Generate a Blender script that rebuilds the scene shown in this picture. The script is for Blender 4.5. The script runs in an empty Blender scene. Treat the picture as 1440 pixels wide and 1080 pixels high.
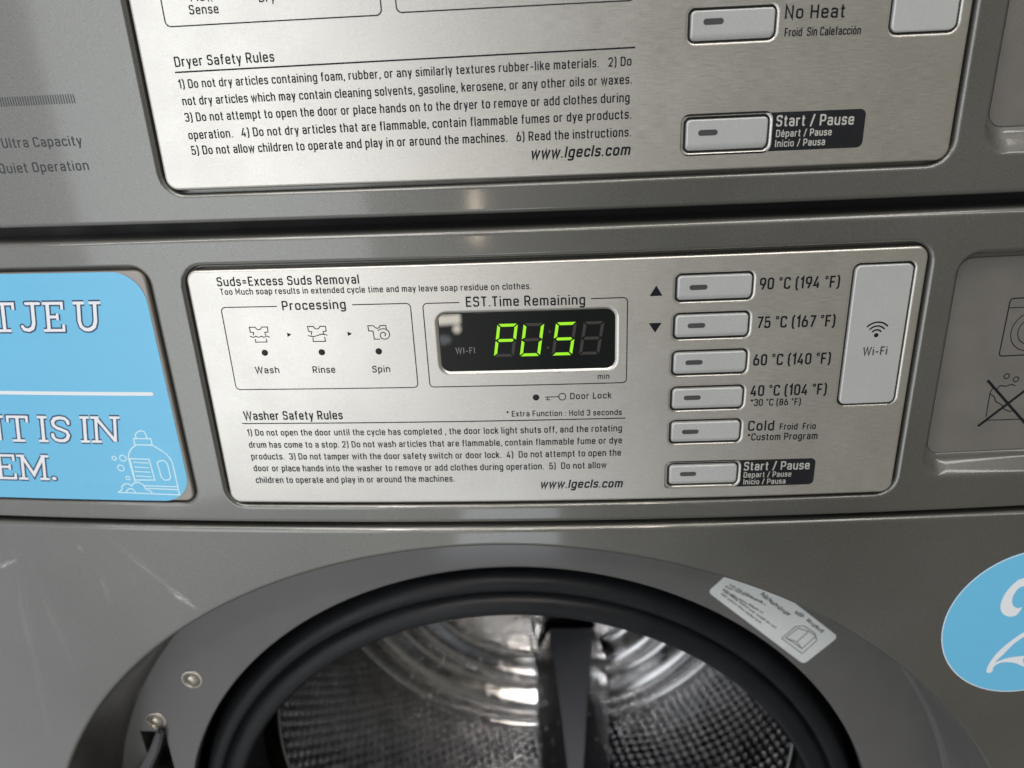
import bpy, bmesh, math, random
from mathutils import Vector, Matrix

# ------------------------------------------------------------------ camera, world, lights, exposure
scene = bpy.context.scene
C = scene.collection
S = 0.001                                  # the machine is laid out in millimetres
TH=[1.1843516426836465, -325.19006813120524, 69.19555560107322, -0.371930777812043, 0.05871037166395458, 0.045640247251236485, 1051.768857465869, 0.00014892575610703075, 0.01954830340804697]
T={'D_cycle': [('Flow', -139.26, 108.19, -129.82, 108.05, 3.26, {}), ('Sense', -140.61, 103.56, -128.44, 103.46, 3.37, {}), ('Dry', -111.34, 106.53, -104.77, 106.53, 3.25, {})], 'D_title': [('Dryer Safety Rules', -150.81, 84.63, -108.57, 84.77, 3.86, {})], 'D_rules': [('1) Do not dry articles containing foam, rubber, or any similarly textures rubber-like materials.   2) Do', -150.83, 76.34, 35.39, 76.93, 3.39, {}), ('not dry articles which may contain cleaning solvents, gasoline, kerosene, or any other oils or waxes.', -150.57, 69.77, 35.58, 70.24, 3.45, {}), ('3) Do not attempt to open the door or place hands on to the dryer to remove or add clothes during', -150.78, 63.3, 34.83, 63.42, 3.5, {}), ('operation.   4) Do not dry articles that are flammable, contain flammable fumes or dye products.', -150.77, 56.23, 35.58, 57.03, 3.56, {}), ('5) Do not allow children to operate and play in or around the machines.   6) Read the instructions.', -150.72, 49.92, 35.6, 50.13, 3.61, {})], 'D_url': [('www.lgecls.com', -5.52, 42.87, 35.33, 42.84, 4.39, {'bold': 1, 'it': 1})], 'D_noheat': [('No Heat', 94.29, 91.08, 117.32, 90.58, 4.73, {}), ('Froid  Sin Calefacción', 94.8, 84.78, 124.27, 84.37, 3.04, {})], 'D_start': [('Start / Pause', 94.36, 51.56, 125.59, 50.99, 4.25, {}), ('Départ / Pause', 94.6, 47.41, 117.11, 47.22, 2.78, {}), ('Inicio / Pausa', 94.55, 43.51, 114.83, 43.5, 2.8, {})], 'D_fascia': [('Ultra Capacity', -237.24, 55.75, -199.69, 55.55, 4.11, {}), ('Quiet Operation', -242.0, 45.12, -199.24, 45.17, 4.22, {})], 'W_suds': [('Suds=Excess Suds Removal', -150.48, -7.63, -84.49, -7.93, 4.15, {}), ('Too Much soap results in extended cycle time and may leave soap residue on clothes.', -149.8, -11.71, -7.45, -12.61, 2.89, {})], 'W_proc': [('Processing', -121.8, -19.54, -92.01, -19.45, 4.35, {}), ('Wash', -139.75, -50.24, -128.06, -50.23, 3.35, {}), ('Rinse', -111.81, -50.38, -100.97, -50.4, 3.33, {}), ('Spin', -83.15, -50.58, -74.7, -50.56, 3.3, {})], 'W_time': [('EST.Time Remaining', -37.0, -19.92, 16.36, -20.47, 4.6, {}), ('min', 21.92, -56.35, 27.28, -56.26, 2.64, {})], 'W_lock': [('Door Lock', 9.08, -66.08, 28.28, -66.07, 3.17, {}), ('* Extra Function : Hold 3 seconds', -21.11, -74.29, 33.15, -74.75, 2.91, {})], 'W_title': [('Washer Safety Rules', -149.64, -74.45, -100.49, -74.42, 4.55, {})], 'W_rules': [('1) Do not open the door until the cycle has completed , the door lock light shuts off, and the rotating', -149.55, -82.9, 33.34, -83.18, 3.36, {}), ('drum has come to a stop. 2) Do not wash articles that are flammable, contain flammable fume or dye', -149.84, -89.53, 33.44, -89.57, 3.4, {}), ('products.  3) Do not tamper with the door safety switch or door lock.  4)  Do not attempt to open the', -149.81, -96.05, 33.03, -96.14, 3.45, {}), ('door or place hands into the washer to remove or add clothes during operation.  5)  Do not allow', -149.74, -102.65, 26.05, -102.71, 3.5, {}), ('children to operate and play in or around the machines.', -149.74, -109.33, -48.5, -108.84, 3.54, {})], 'W_url': [('www.lgecls.com', -6.04, -113.13, 33.91, -113.5, 4.56, {'bold': 1, 'it': 1})], 'W_temp': [('90 °C (194 °F)', 92.95, -16.43, 127.69, -16.77, 5.22, {}), ('75 °C (167 °F)', 93.14, -34.14, 127.72, -34.62, 5.32, {}), ('60 °C (140 °F)', 92.78, -51.99, 127.67, -52.42, 5.36, {}), ('40 °C (104 °F)', 92.68, -67.16, 127.51, -67.55, 5.35, {}), ('*30 °C (86 °F)', 93.04, -72.07, 116.19, -72.51, 3.43, {}), ('Cold', 92.67, -84.88, 104.88, -85.03, 5.11, {}), ('Froid', 107.6, -84.91, 115.9, -85.04, 3.26, {}), ('Frio', 118.4, -85.03, 124.52, -85.16, 3.26, {}), ('*Custom Program', 92.93, -89.96, 125.84, -90.43, 3.59, {})], 'W_start': [('Start / Pause', 92.29, -105.95, 123.66, -106.35, 4.56, {}), ('Depart / Pause', 92.39, -109.85, 115.3, -110.06, 2.93, {}), ('Inicio / Pausa', 92.54, -113.58, 112.82, -113.8, 2.87, {})], 'W_wifi': [('Wi-Fi', 141.87, -48.95, 152.71, -48.98, 3.94, {})], 'W_dispwifi': [('WI-FI', -43.3, -42.49, -34.37, -42.43, 3.01, {})]}
R={'D_b1': [57.23, 91.25, 83.94, 96.38], 'D_b2': [57.08, 91.7, 42.61, 56.5], 'D_black': [56.0, 130.15, 41.95, 56.89], 'D_key': [134.99, 161.69, 83.65, 95.86], 'W_b1': [56.09, 90.11, -20.87, -8.09], 'W_b2': [55.78, 89.7, -38.3, -25.96], 'W_b3': [55.67, 89.91, -55.89, -43.7], 'W_b4': [55.69, 89.59, -73.42, -61.37], 'W_b5': [55.77, 89.47, -90.69, -78.47], 'W_b6': [55.61, 89.65, -113.53, -101.26], 'W_black': [54.2, 126.36, -114.72, -100.56], 'W_key': [133.06, 159.93, -73.62, -6.53], 'W_disp': [-50.4, 29.95, -51.22, -22.99], 'W_recess': [182.56, 216.92, -104.82, -7.53], 'D_recess': [183.13, 190.81, 46.55, 93.9], 'W_stick': [-275.63, -185.41, -119.81, 0.06], 'W_plate': [-275.65, -184.66, -120.23, 0.3], 'W_box1': [-150.89, -62.24, -58.45, -17.64], 'W_box2': [-56.58, 35.19, -58.42, -17.86], 'D_box1': [-151.48, -62.66, 99.58, 109.04], 'D_box2': [-56.62, 36.17, 100.11, 104.57], 'W_dig0': [-24.54, -15.23, -44.33, -28.6], 'W_dig1': [-12.64, -3.22, -44.53, -28.71], 'W_dig2': [2.61, 11.02, -44.49, -28.58], 'W_dig3': [14.55, 23.9, -44.55, -28.96]}
P={'slots': [(66.81, 91.34), (66.74, 50.35), (66.05, -14.16), (65.93, -31.67), (65.67, -49.21), (65.64, -66.65), (65.51, -84.07), (65.39, -106.59)], 'dots': [(-133.63, -39.94), (-106.18, -40.13), (-79.13, -40.18), (-6.91, -64.77)], 'shirts': [(-134.66, -30.95), (-106.93, -31.1), (-78.54, -31.34)], 'arrows': [(-120.42, -31.27), (-91.76, -31.4)], 'tri': [(47.69, -15.3), (47.68, -32.3)], 'D_rule': [(-151.34, 82.57), (36.77, 83.47)], 'W_rule': [(-151.28, -76.35), (34.84, -76.41)], 'box1gap': [(-124.08, -17.41), (-88.94, -17.65)], 'box2gap': [(-39.9, -17.96), (18.99, -17.88)], 'key': [(5.41, -64.69), (3.51, -64.71), (-2.5, -65.03)], 'wifi': [(146.72, -39.5), (145.81, -32.63)], 'ticks': [(-198.44, 76.33), (-199.07, 73.46), (-232.09, 76.18), (-232.98, 73.37)], 'colon': [(0.28, -32.92), (-0.72, -40.66)], 'bottle': [[(-208.24, -84.45), (-208.14, -82.41), (-206.46, -80.77), (-204.65, -80.24), (-203.09, -80.75), (-202.42, -82.67), (-202.48, -84.59)], [(-209.64, -84.64), (-200.54, -84.69), (-200.51, -88.21), (-209.68, -88.11), (-209.64, -84.64)], [(-209.13, -88.16), (-211.97, -90.08), (-214.04, -92.77), (-215.1, -95.47), (-214.72, -109.11)], [(-200.51, -88.21), (-196.89, -90.84), (-194.26, -92.89), (-192.82, -95.25), (-191.89, -98.22), (-192.07, -116.6), (-225.48, -115.68)], [(-214.42, -95.94), (-204.06, -96.25), (-203.67, -108.15), (-214.5, -108.19)], [(-212.86, -98.02), (-205.12, -98.35)], [(-212.83, -100.73), (-205.35, -101.07)], [(-213.32, -103.29), (-205.2, -103.6)], [(-213.2, -105.9), (-205.23, -106.22)], [(-200.1, -98.0), (-198.26, -96.91), (-196.01, -96.94), (-194.74, -98.85), (-194.64, -106.09), (-195.7, -107.8), (-198.39, -108.08), (-199.73, -106.45), (-200.1, -98.0)], [(-209.91, -111.5), (-192.19, -111.86)], [(-209.11, -113.03), (-192.15, -113.52)], [(-225.48, -115.68), (-222.99, -113.89), (-222.67, -112.14), (-220.52, -110.5), (-218.33, -110.58), (-217.23, -111.8), (-215.53, -110.05), (-213.06, -109.39), (-210.64, -110.89), (-209.84, -113.66), (-206.93, -114.85), (-206.93, -116.09)], [(-221.19, -115.6), (-219.24, -113.38), (-216.95, -113.53), (-215.94, -115.62)]], 'bubbles': [((-222.89, -95.86), 1.1), ((-218.11, -95.8), 1.7), ((-220.58, -101.38), 1.7), ((-218.14, -107.2), 1.01)], 'oval': [(204.26, -213.1), (204.57, -196.11), (210.58, -180.69), (220.54, -168.12), (238.02, -158.17), (207.14, -222.78), (213.34, -232.84), (224.13, -242.55), (235.83, -249.17), (244.11, -251.09), (257.34, -251.06)], 'two_top': [(241.62, -175.53), (237.23, -178.18), (233.7, -184.02), (232.43, -190.23), (233.02, -194.49), (235.21, -197.98), (238.84, -199.75), (242.1, -199.04), (243.66, -196.25), (244.21, -194.01), (242.43, -194.5), (240.08, -193.43), (238.19, -190.29), (238.54, -184.63), (242.64, -180.45)], 'two_bot': [(233.39, -236.26), (233.91, -230.11), (237.28, -222.78), (242.41, -216.31), (248.89, -210.47), (249.48, -213.33), (244.68, -218.04), (240.27, -224.91), (237.1, -229.84), (241.5, -227.88), (247.11, -226.83), (252.47, -227.69), (253.77, -233.94), (247.98, -231.08), (240.67, -230.25), (236.88, -232.75), (236.43, -236.47)], 'sline': [(-275.64, -59.82), (-194.43, -60.49)], 'L_row1': {'T': [(-265.92, -13.26), (-257.73, -28.2)], 'J': [(-247.04, -13.46), (-243.76, -28.47)], 'E': [(-239.36, -13.55), (-231.52, -28.38)], 'U': [(-223.38, -13.58), (-212.74, -28.54)]}, 'L_row2': {'N': [(-293.54, -72.91), (-281.74, -87.57)], 'T': [(-276.39, -72.68), (-268.33, -87.22)], 'I': [(-258.8, -72.68), (-258.03, -87.18)], 'S': [(-251.68, -72.41), (-243.78, -87.3)], 'I2': [(-235.57, -72.67), (-233.62, -87.25)], 'N2': [(-230.16, -72.83), (-217.39, -87.28)]}, 'L_row3': {'E': [(-290.45, -94.3), (-282.63, -109.16)], 'M': [(-277.21, -94.43), (-262.55, -109.08)], '.': [(-259.98, -106.51), (-258.39, -109.41)]}, 'w_icon': {'body': [(209.05, -27.48), (209.07, -55.15)], 'line': [(208.84, -31.88)], 'circ': [(209.82, -42.24), (217.94, -42.64)], 'x1': [(206.12, -67.08), (240.24, -102.52)], 'x2': [(205.88, -90.86), (229.52, -69.17)], 'bot': [(210.28, -87.94), (233.68, -88.26)], 'side': [(208.87, -85.83), (208.48, -73.44)], 'suds': [(208.48, -73.44), (209.33, -70.98), (211.48, -71.8), (212.46, -70.07), (215.55, -70.58), (217.67, -69.62), (219.83, -70.45)], 'in': [(208.62, -74.17), (210.92, -75.73), (212.1, -78.32), (215.09, -79.93), (216.97, -82.58), (219.91, -83.84), (221.8, -83.2)], 'bub': [(214.83, -65.4), (219.5, -67.23)]}, 'label': [(99.5, -220.4), (96.1, -231.7), (161.6, -290.0), (180.6, -267.0), (165.1, -247.8)], 'screws': [(-254.2, -301.1), (-288.2, -338.5)], 'hinge': [(-302.4, -349.2), (-284.1, -349.9), (-284.5, -384.3), (-286.4, -405.8), (-311.1, -406.0), (-301.9, -370.4)], 'lift': [(-17.9, -576.3), (35.4, -576.7), (7.0, -686.1), (30.1, -686.1), (-35.2, -559.7), (75.0, -560.5)], 'lbl_lines': [[(109.4, -226.7), (133.0, -242.8)], [(107.0, -228.5), (130.1, -240.2)], [(105.3, -230.4), (131.4, -248.7)], [(104.6, -233.7), (131.0, -256.8)], [(106.4, -232.0), (141.8, -261.6)]], 'lbl_bold': [[(129.6, -234.4), (147.3, -250.5)], [(152.2, -248.5), (157.4, -252.3)], [(160.0, -254.9), (170.6, -264.9)]], 'lbl_book': [[(145.5, -268.6), (153.6, -259.2), (158.7, -258.8), (166.1, -264.4), (168.1, -270.5), (159.8, -281.1), (145.5, -268.6)], [(147.9, -268.2), (155.1, -260.5), (162.2, -263.1), (155.4, -271.5), (147.9, -268.2)], [(162.2, -263.1), (167.1, -267.0), (159.1, -277.1), (155.4, -271.5)], [(147.9, -268.2), (151.9, -270.9), (159.1, -277.1)]]}

K = TH[7]                                  # curvature of the bowed machine front (1/mm)
random.seed(7)

def camera():
    cx, cy, cz, p, yw, r, f = TH[:7]
    c, s = math.cos, math.sin
    Rz = Matrix(((c(yw), -s(yw), 0), (s(yw), c(yw), 0), (0, 0, 1)))
    Rx = Matrix(((1, 0, 0), (0, c(p), -s(p)), (0, s(p), c(p))))
    Ry = Matrix(((c(r), 0, s(r)), (0, 1, 0), (-s(r), 0, c(r))))
    R3 = Rz @ Rx @ Ry
    B = R3 @ Matrix(((1, 0, 0), (0, 0, -1), (0, 1, 0)))
    cam = bpy.data.cameras.new('camera')
    o = bpy.data.objects.new('camera', cam)
    C.objects.link(o)
    M = B.to_4x4(); M.translation = Vector((cx, cy, cz)) * S
    o.matrix_world = M
    cam.sensor_width = 36.0
    cam.lens = f / 1440.0 * 36.0
    cam.clip_start = 0.01; cam.clip_end = 60
    cam.dof.use_dof = True
    cam.dof.focus_distance = 0.328
    cam.dof.aperture_fstop = cam.lens / 2.9      # a 2.9 mm wide phone aperture
    scene.camera = o
camera()

world = bpy.data.worlds.new('World'); scene.world = world
world.use_nodes = True
nt = world.node_tree; nd = nt.nodes; lk = nt.links
bg = nd['Background']
tc = nd.new('ShaderNodeTexCoord'); sx = nd.new('ShaderNodeSeparateXYZ')
lk.new(tc.outputs['Generated'], sx.inputs[0])
mr = nd.new('ShaderNodeMapRange'); mr.inputs[1].default_value = -0.8; mr.inputs[2].default_value = 0.8
lk.new(sx.outputs['X'], mr.inputs[0])
cr = nd.new('ShaderNodeValToRGB')
cr.color_ramp.elements[0].color = (0.86, 0.89, 0.93, 1); cr.color_ramp.elements[1].color = (0.33, 0.31, 0.26, 1)
for p_, c_ in ((0.30, (0.80, 0.81, 0.82)), (0.40, (0.60, 0.585, 0.56)), (0.52, (0.22, 0.217, 0.208)), (0.66, (0.215, 0.212, 0.19))):
    e = cr.color_ramp.elements.new(p_); e.color = (*c_, 1)
lk.new(mr.outputs[0], cr.inputs[0])
mz = nd.new('ShaderNodeMapRange'); mz.interpolation_type = 'SMOOTHSTEP'       # the dim upper room
mz.inputs[1].default_value = 0.15; mz.inputs[2].default_value = 0.6; mz.inputs[3].default_value = 1.0; mz.inputs[4].default_value = 0.32
lk.new(sx.outputs['Z'], mz.inputs[0])
mm_ = nd.new('ShaderNodeMix'); mm_.data_type = 'RGBA'; mm_.blend_type = 'MULTIPLY'; mm_.inputs[0].default_value = 1.0
lk.new(cr.outputs[0], mm_.inputs[6]); lk.new(mz.outputs[0], mm_.inputs[7]); lk.new(mm_.outputs[2], bg.inputs[0])
bg.inputs[1].default_value = 0.85

def area(name, loc, target, sx_, sy_, radiance, col, spread=180):
    l = bpy.data.lights.new(name, 'AREA'); l.shape = 'RECTANGLE'; l.size = sx_; l.size_y = sy_
    if name.startswith(('shop_window_', 'ceiling_spot')): l.shape = 'ELLIPSE'
    l.energy = radiance * sx_ * sy_ * math.pi; l.color = col; l.spread = math.radians(spread)
    o = bpy.data.objects.new(name, l); C.objects.link(o); o.location = loc
    o.rotation_euler = (Vector(target) - Vector(loc)).to_track_quat('-Z', 'Y').to_euler()
    return o
area('window_daylight', (-1.25, -2.1, -0.15), (-0.1, 0, -0.1), 1.1, 2.3, 2.0, (0.93, 0.97, 1.0))
area('ceiling_light_far', (-0.35, -1.5, 1.35), (0, 0, -0.2), 1.3, 0.08, 17.0, (1.0, 0.97, 0.92))
area('ceiling_light_near', (0.45, -0.55, 1.35), (0.1, 0, -0.2), 1.4, 0.08, 18.0, (1.0, 0.96, 0.88))
area('ceiling_light_right', (1.35, -1.15, 1.35), (0.1, 0, -0.2), 0.10, 1.3, 8.0, (1.0, 0.97, 0.90))
area('fill_strip_left', (-1.15, -0.9, 1.35), (0, 0, -0.2), 0.08, 1.2, 15.0, (1.0, 0.96, 0.93))  # unseen strip added for more contrast in the drum
area('fill_panel', (-0.55, -0.85, 1.36), (-0.2, 0, -0.6), 0.55, 0.55, 6.0, (1.0, 0.95, 0.93))  # unseen broad lamp added to brighten the left of the drum
area('fill_panel_right', (0.80, -0.85, 1.36), (0.1, 0, -0.6), 0.5, 0.5, 2.5, (0.97, 0.98, 1.0))  # unseen lamp added for bright blobs on the drum's left wall
area('ceiling_spot_added_warm', (0.25, -1.15, 0.95), (-0.17, 0.30, -0.66), 0.14, 0.14, 1.4, (1.0, 0.88, 0.76), 13)  # first of three unseen narrow beams added to light the drum interior
area('ceiling_spot_added_cool', (-0.10, -1.30, 0.80), (0.05, 0.32, -0.73), 0.14, 0.14, 1.4, (0.93, 0.96, 1.0), 13)  # second unseen narrow beam added to light the drum interior
area('ceiling_spot_added_pale', (-0.45, -1.15, 0.80), (0.14, 0.32, -0.66), 0.14, 0.14, 1.4, (1.0, 0.93, 0.90), 13)  # third unseen narrow beam added to light the drum interior
area('shop_window', (-0.655, -3.4, -1.025), (0, 0, 0), 0.20, 0.05, 13.0, (1.0, 0.93, 0.82))
area('shop_window_side', (-0.735, -3.4, -1.10), (0, 0, 0), 0.035, 0.09, 8.0, (1.0, 0.93, 0.84))
area('shop_window_corner', (-0.58, -3.4, -1.075), (0, 0, 0), 0.05, 0.045, 9.0, (1.0, 0.92, 0.80))
area('shop_window_low', (-0.67, -3.4, -1.135), (0, 0, 0), 0.10, 0.05, 1.5, (0.85, 0.92, 1.0))
fl_ = area('sunlit_floor_patch', (-0.16, -1.65, -1.12), (-0.16, -1.65, 0), 0.34, 0.75, 2.8, (0.86, 0.92, 1.0))
area('warm_window', (-0.42, -3.4, -0.49), (0, 0, 0), 0.06, 0.26, 13.0, (1.0, 0.84, 0.64))
scene.view_settings.view_transform = 'Standard'; scene.view_settings.look = 'None'
scene.view_settings.exposure = 0.0; scene.view_settings.gamma = 1.0
scene.view_settings.use_curve_mapping = False
scene.cycles.use_denoising = True
scene.cycles.max_bounces = 12; scene.cycles.glossy_bounces = 8
scene.cycles.sample_clamp_indirect = 40.0

# ------------------------------------------------------------------ materials
def mat(name, col, rough=0.5, metal=0.0, spec=0.5, coat=0.0, coat_rough=0.1):
    m = bpy.data.materials.new(name); m.use_nodes = True
    b = m.node_tree.nodes['Principled BSDF']
    b.inputs['Base Color'].default_value = (*col, 1); b.inputs['Roughness'].default_value = rough
    b.inputs['Metallic'].default_value = metal; b.inputs['Specular IOR Level'].default_value = spec
    b.inputs['Coat Weight'].default_value = coat; b.inputs['Coat Roughness'].default_value = coat_rough
    return m, m.node_tree.nodes, m.node_tree.links, b

def noise(n, l, scale, detail=3, mapscale=None, coord='Object'):
    t = n.new('ShaderNodeTexCoord'); mp = n.new('ShaderNodeMapping'); x = n.new('ShaderNodeTexNoise')
    l.new(t.outputs[coord], mp.inputs[0]); l.new(mp.outputs[0], x.inputs['Vector'])
    if mapscale: mp.inputs['Scale'].default_value = mapscale
    x.inputs['Scale'].default_value = scale; x.inputs['Detail'].default_value = detail
    return x, mp

def ramp(n, l, src, a, b, pa=0.3, pb=0.7):
    r = n.new('ShaderNodeValToRGB')
    r.color_ramp.elements[0].position = pa; r.color_ramp.elements[1].position = pb
    r.color_ramp.elements[0].color = (*a, 1); r.color_ramp.elements[1].color = (*b, 1)
    l.new(src, r.inputs[0]); return r

def bump(n, l, b, src, strength, dist):
    bp = n.new('ShaderNodeBump'); bp.inputs['Strength'].default_value = strength; bp.inputs['Distance'].default_value = dist
    l.new(src, bp.inputs['Height']); l.new(bp.outputs[0], b.inputs['Normal']); return bp

def mul(n, l, a, b, blend='MULTIPLY', fac=1.0):
    x = n.new('ShaderNodeMix'); x.data_type = 'RGBA'; x.blend_type = blend; x.inputs[0].default_value = fac
    l.new(a, x.inputs[6]); l.new(b, x.inputs[7]); return x.outputs[2]

def paint(name, col, scuffs_reflections=False):
    m, n, l, b = mat(name, col, 0.38, 0.72, 0.5, 1.0, 0.08)
    fl, _ = noise(n, l, 2600, 2)                               # metal flake
    r1 = ramp(n, l, fl.outputs['Fac'], tuple(c * 0.82 for c in col), tuple(c * 1.20 for c in col), 0.32, 0.68)
    sm, _ = noise(n, l, 9, 4)                                  # uneven wiping, faint grime
    r2 = ramp(n, l, sm.outputs['Fac'], (0.90, 0.90, 0.89), (1.06, 1.06, 1.07), 0.35, 0.65)
    out = mul(n, l, r1.outputs[0], r2.outputs[0])
    rr_ = ramp(n, l, sm.outputs['Fac'], (0.33,) * 3, (0.46,) * 3, 0.3, 0.7)
    l.new(rr_.outputs[0], b.inputs['Roughness'])
    if scuffs_reflections:                                              # scuffs, plus long faint streaks painted in as reflections
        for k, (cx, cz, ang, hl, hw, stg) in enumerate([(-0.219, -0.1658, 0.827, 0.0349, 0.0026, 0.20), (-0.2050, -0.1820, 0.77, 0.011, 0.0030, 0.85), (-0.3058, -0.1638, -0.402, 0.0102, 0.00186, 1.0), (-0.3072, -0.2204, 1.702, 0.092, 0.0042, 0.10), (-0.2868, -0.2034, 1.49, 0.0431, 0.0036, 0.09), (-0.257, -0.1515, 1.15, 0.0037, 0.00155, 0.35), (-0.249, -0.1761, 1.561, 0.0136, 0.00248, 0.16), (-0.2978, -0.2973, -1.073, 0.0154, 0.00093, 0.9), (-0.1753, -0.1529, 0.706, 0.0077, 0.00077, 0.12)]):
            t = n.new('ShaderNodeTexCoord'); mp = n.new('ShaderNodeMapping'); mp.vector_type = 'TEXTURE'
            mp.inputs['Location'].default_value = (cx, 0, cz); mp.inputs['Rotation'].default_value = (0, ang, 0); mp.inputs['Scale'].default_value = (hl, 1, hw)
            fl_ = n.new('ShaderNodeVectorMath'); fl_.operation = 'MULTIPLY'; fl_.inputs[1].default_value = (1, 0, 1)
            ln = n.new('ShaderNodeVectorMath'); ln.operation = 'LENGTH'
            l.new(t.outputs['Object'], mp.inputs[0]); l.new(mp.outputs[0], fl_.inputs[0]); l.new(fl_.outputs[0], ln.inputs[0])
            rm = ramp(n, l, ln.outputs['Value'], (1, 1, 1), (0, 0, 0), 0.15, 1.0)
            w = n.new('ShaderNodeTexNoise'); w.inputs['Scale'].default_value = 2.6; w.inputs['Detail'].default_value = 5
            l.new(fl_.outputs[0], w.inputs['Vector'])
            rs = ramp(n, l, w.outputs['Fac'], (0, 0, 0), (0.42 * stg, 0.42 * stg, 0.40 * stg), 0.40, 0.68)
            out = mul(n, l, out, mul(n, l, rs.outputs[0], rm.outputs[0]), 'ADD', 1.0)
    l.new(out, b.inputs['Base Color'])
    bp = bump(n, l, b, sm.outputs['Fac'], 0.10, 0.002)
    fb, _ = noise(n, l, 900, 2)
    b2 = n.new('ShaderNodeBump'); b2.inputs['Strength'].default_value = 0.06; b2.inputs['Distance'].default_value = 0.0004
    l.new(fb.outputs['Fac'], b2.inputs['Height']); l.new(bp.outputs[0], b2.inputs['Normal']); l.new(b2.outputs[0], b.inputs['Normal'])
    return m

def brushed():
    m, n, l, b = mat('brushed_steel', (0.62, 0.60, 0.565), 0.36, 1.0)
    br, _ = noise(n, l, 1.0, 4, (160, 1, 3400))
    fine, _ = noise(n, l, 1500, 2)
    r1 = ramp(n, l, br.outputs['Fac'], (0.585, 0.564, 0.523), (0.645, 0.622, 0.580), 0.3, 0.7)
    r2 = ramp(n, l, fine.outputs['Fac'], (0.95,) * 3, (1.05,) * 3)
    l.new(mul(n, l, r1.outputs[0], r2.outputs[0]), b.inputs['Base Color'])
    rr_ = ramp(n, l, br.outputs['Fac'], (0.34,) * 3, (0.42,) * 3)
    sm, _ = noise(n, l, 38, 4); r3 = ramp(n, l, sm.outputs['Fac'], (0.97,) * 3, (1.06,) * 3, 0.4, 0.72)      # faint wipe marks and fingerprints
    l.new(mul(n, l, rr_.outputs[0], r3.outputs[0]), b.inputs['Roughness'])
    b.inputs['Anisotropic'].default_value = 0.55
    tg = n.new('ShaderNodeTangent'); tg.direction_type = 'UV_MAP'; l.new(tg.outputs[0], b.inputs['Tangent'])
    bump(n, l, b, br.outputs['Fac'], 0.05, 0.00005)
    return m

def rough_var(name, col, rough, metal=0.0, spec=0.5, scale=60, amp=0.12, fine=1500, rv=0.07, **kw):
    m, n, l, b = mat(name, col, rough, metal, spec, **kw)
    a, _ = noise(n, l, scale, 4); f, _ = noise(n, l, fine, 2)
    r1 = ramp(n, l, a.outputs['Fac'], tuple(c * (1 - amp) for c in col), tuple(c * (1 + amp) for c in col))
    r2 = ramp(n, l, f.outputs['Fac'], (0.95,) * 3, (1.05,) * 3) if fine else ramp(n, l, f.outputs['Fac'], (1,) * 3, (1,) * 3)
    l.new(mul(n, l, r1.outputs[0], r2.outputs[0]), b.inputs['Base Color'])
    rr_ = ramp(n, l, a.outputs['Fac'], (max(0.02, rough - rv),) * 3, (min(1, rough + rv),) * 3); l.new(rr_.outputs[0], b.inputs['Roughness'])
    return m

def drum_steel():
    m, n, l, b = mat('perforated_steel', (0.50, 0.49, 0.47), 0.15, 1.0)
    a, _ = noise(n, l, 30, 4)
    r1 = ramp(n, l, a.outputs['Fac'], (0.50, 0.50, 0.505), (0.62, 0.62, 0.625)); l.new(r1.outputs[0], b.inputs['Base Color'])
    r2 = ramp(n, l, a.outputs['Fac'], (0.10,) * 3, (0.15,) * 3); l.new(r2.outputs[0], b.inputs['Roughness'])
    w, _ = noise(n, l, 19, 2); bump(n, l, b, w.outputs['Fac'], 0.35, 0.008)      # hand-welded shell is never quite true
    return m

M = {}
M['paint'] = paint('grey_metallic_paint', (0.150, 0.149, 0.138))
M['paint_scuffed_reflections'] = paint('scuffed_grey_paint_with_reflections', (0.150, 0.149, 0.138), True)
M['steel'] = brushed()
M['plate'] = rough_var('grey_instruction_plate', (0.180, 0.171, 0.160), 0.42, 0.3, amp=0.06)
M['button'] = rough_var('silver_button_plastic', (0.49, 0.50, 0.495), 0.33, 0.30, amp=0.02, rv=0.015)
M['slot'] = rough_var('smoked_indicator_window', (0.055, 0.057, 0.058), 0.35)
M['ink'] = rough_var('dark_printed_ink', (0.007, 0.008, 0.013), 0.5, spec=0.2)
M['ink_soft'] = rough_var('dark_grey_printed_ink', (0.030, 0.031, 0.036), 0.5)
M['badge'] = rough_var('charcoal_printed_badge', (0.009, 0.0098, 0.012), 0.5, spec=0.3)
M['silver_ink'] = rough_var('silver_printed_ink', (0.52, 0.51, 0.48), 0.42, 0.3)
M['dark'] = rough_var('dark_gap_plastic', (0.008, 0.008, 0.009), 0.6)
M['blue'] = rough_var('sky_blue_vinyl', (0.150, 0.515, 0.790), 0.30, amp=0.012, scale=14, fine=0)
bn_ = M['blue'].node_tree.nodes; bl_ = M['blue'].node_tree.links                # slight ripples where the film was smoothed down
wv, _ = noise(bn_, bl_, 1.0, 3, (9, 1, 70)); bump(bn_, bl_, bn_['Principled BSDF'], wv.outputs['Fac'], 0.25, 0.0012)
M['white'] = rough_var('white_vinyl_print', (0.80, 0.83, 0.88), 0.4, amp=0.01, fine=0)
M['pale_blue'] = rough_var('pale_blue_vinyl_print', (0.60, 0.83, 0.95), 0.4, amp=0.02)
M['navy'] = rough_var('navy_outline_print', (0.018, 0.035, 0.11), 0.4)
M['drawer'] = rough_var('taupe_drawer_plastic', (0.30, 0.275, 0.25), 0.4, 0.2, amp=0.05)
M['glass'] = mat('black_display_glass', (0.003, 0.005, 0.0045), 0.012, 0, 0.55)[0]
M['seg_off'] = mat('unlit_display_segment', (0.030, 0.026, 0.022), 0.5)[0]
M['wifi_dim'] = mat('unlit_display_legend', (0.20, 0.20, 0.20), 0.5)[0]
m, n, l, b = mat('lit_green_segment', (0.02, 0.05, 0.0), 0.5)
b.inputs['Emission Color'].default_value = (0.40, 1.0, 0.012, 1); b.inputs['Emission Strength'].default_value = 0.85
M['seg_on'] = m
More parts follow.
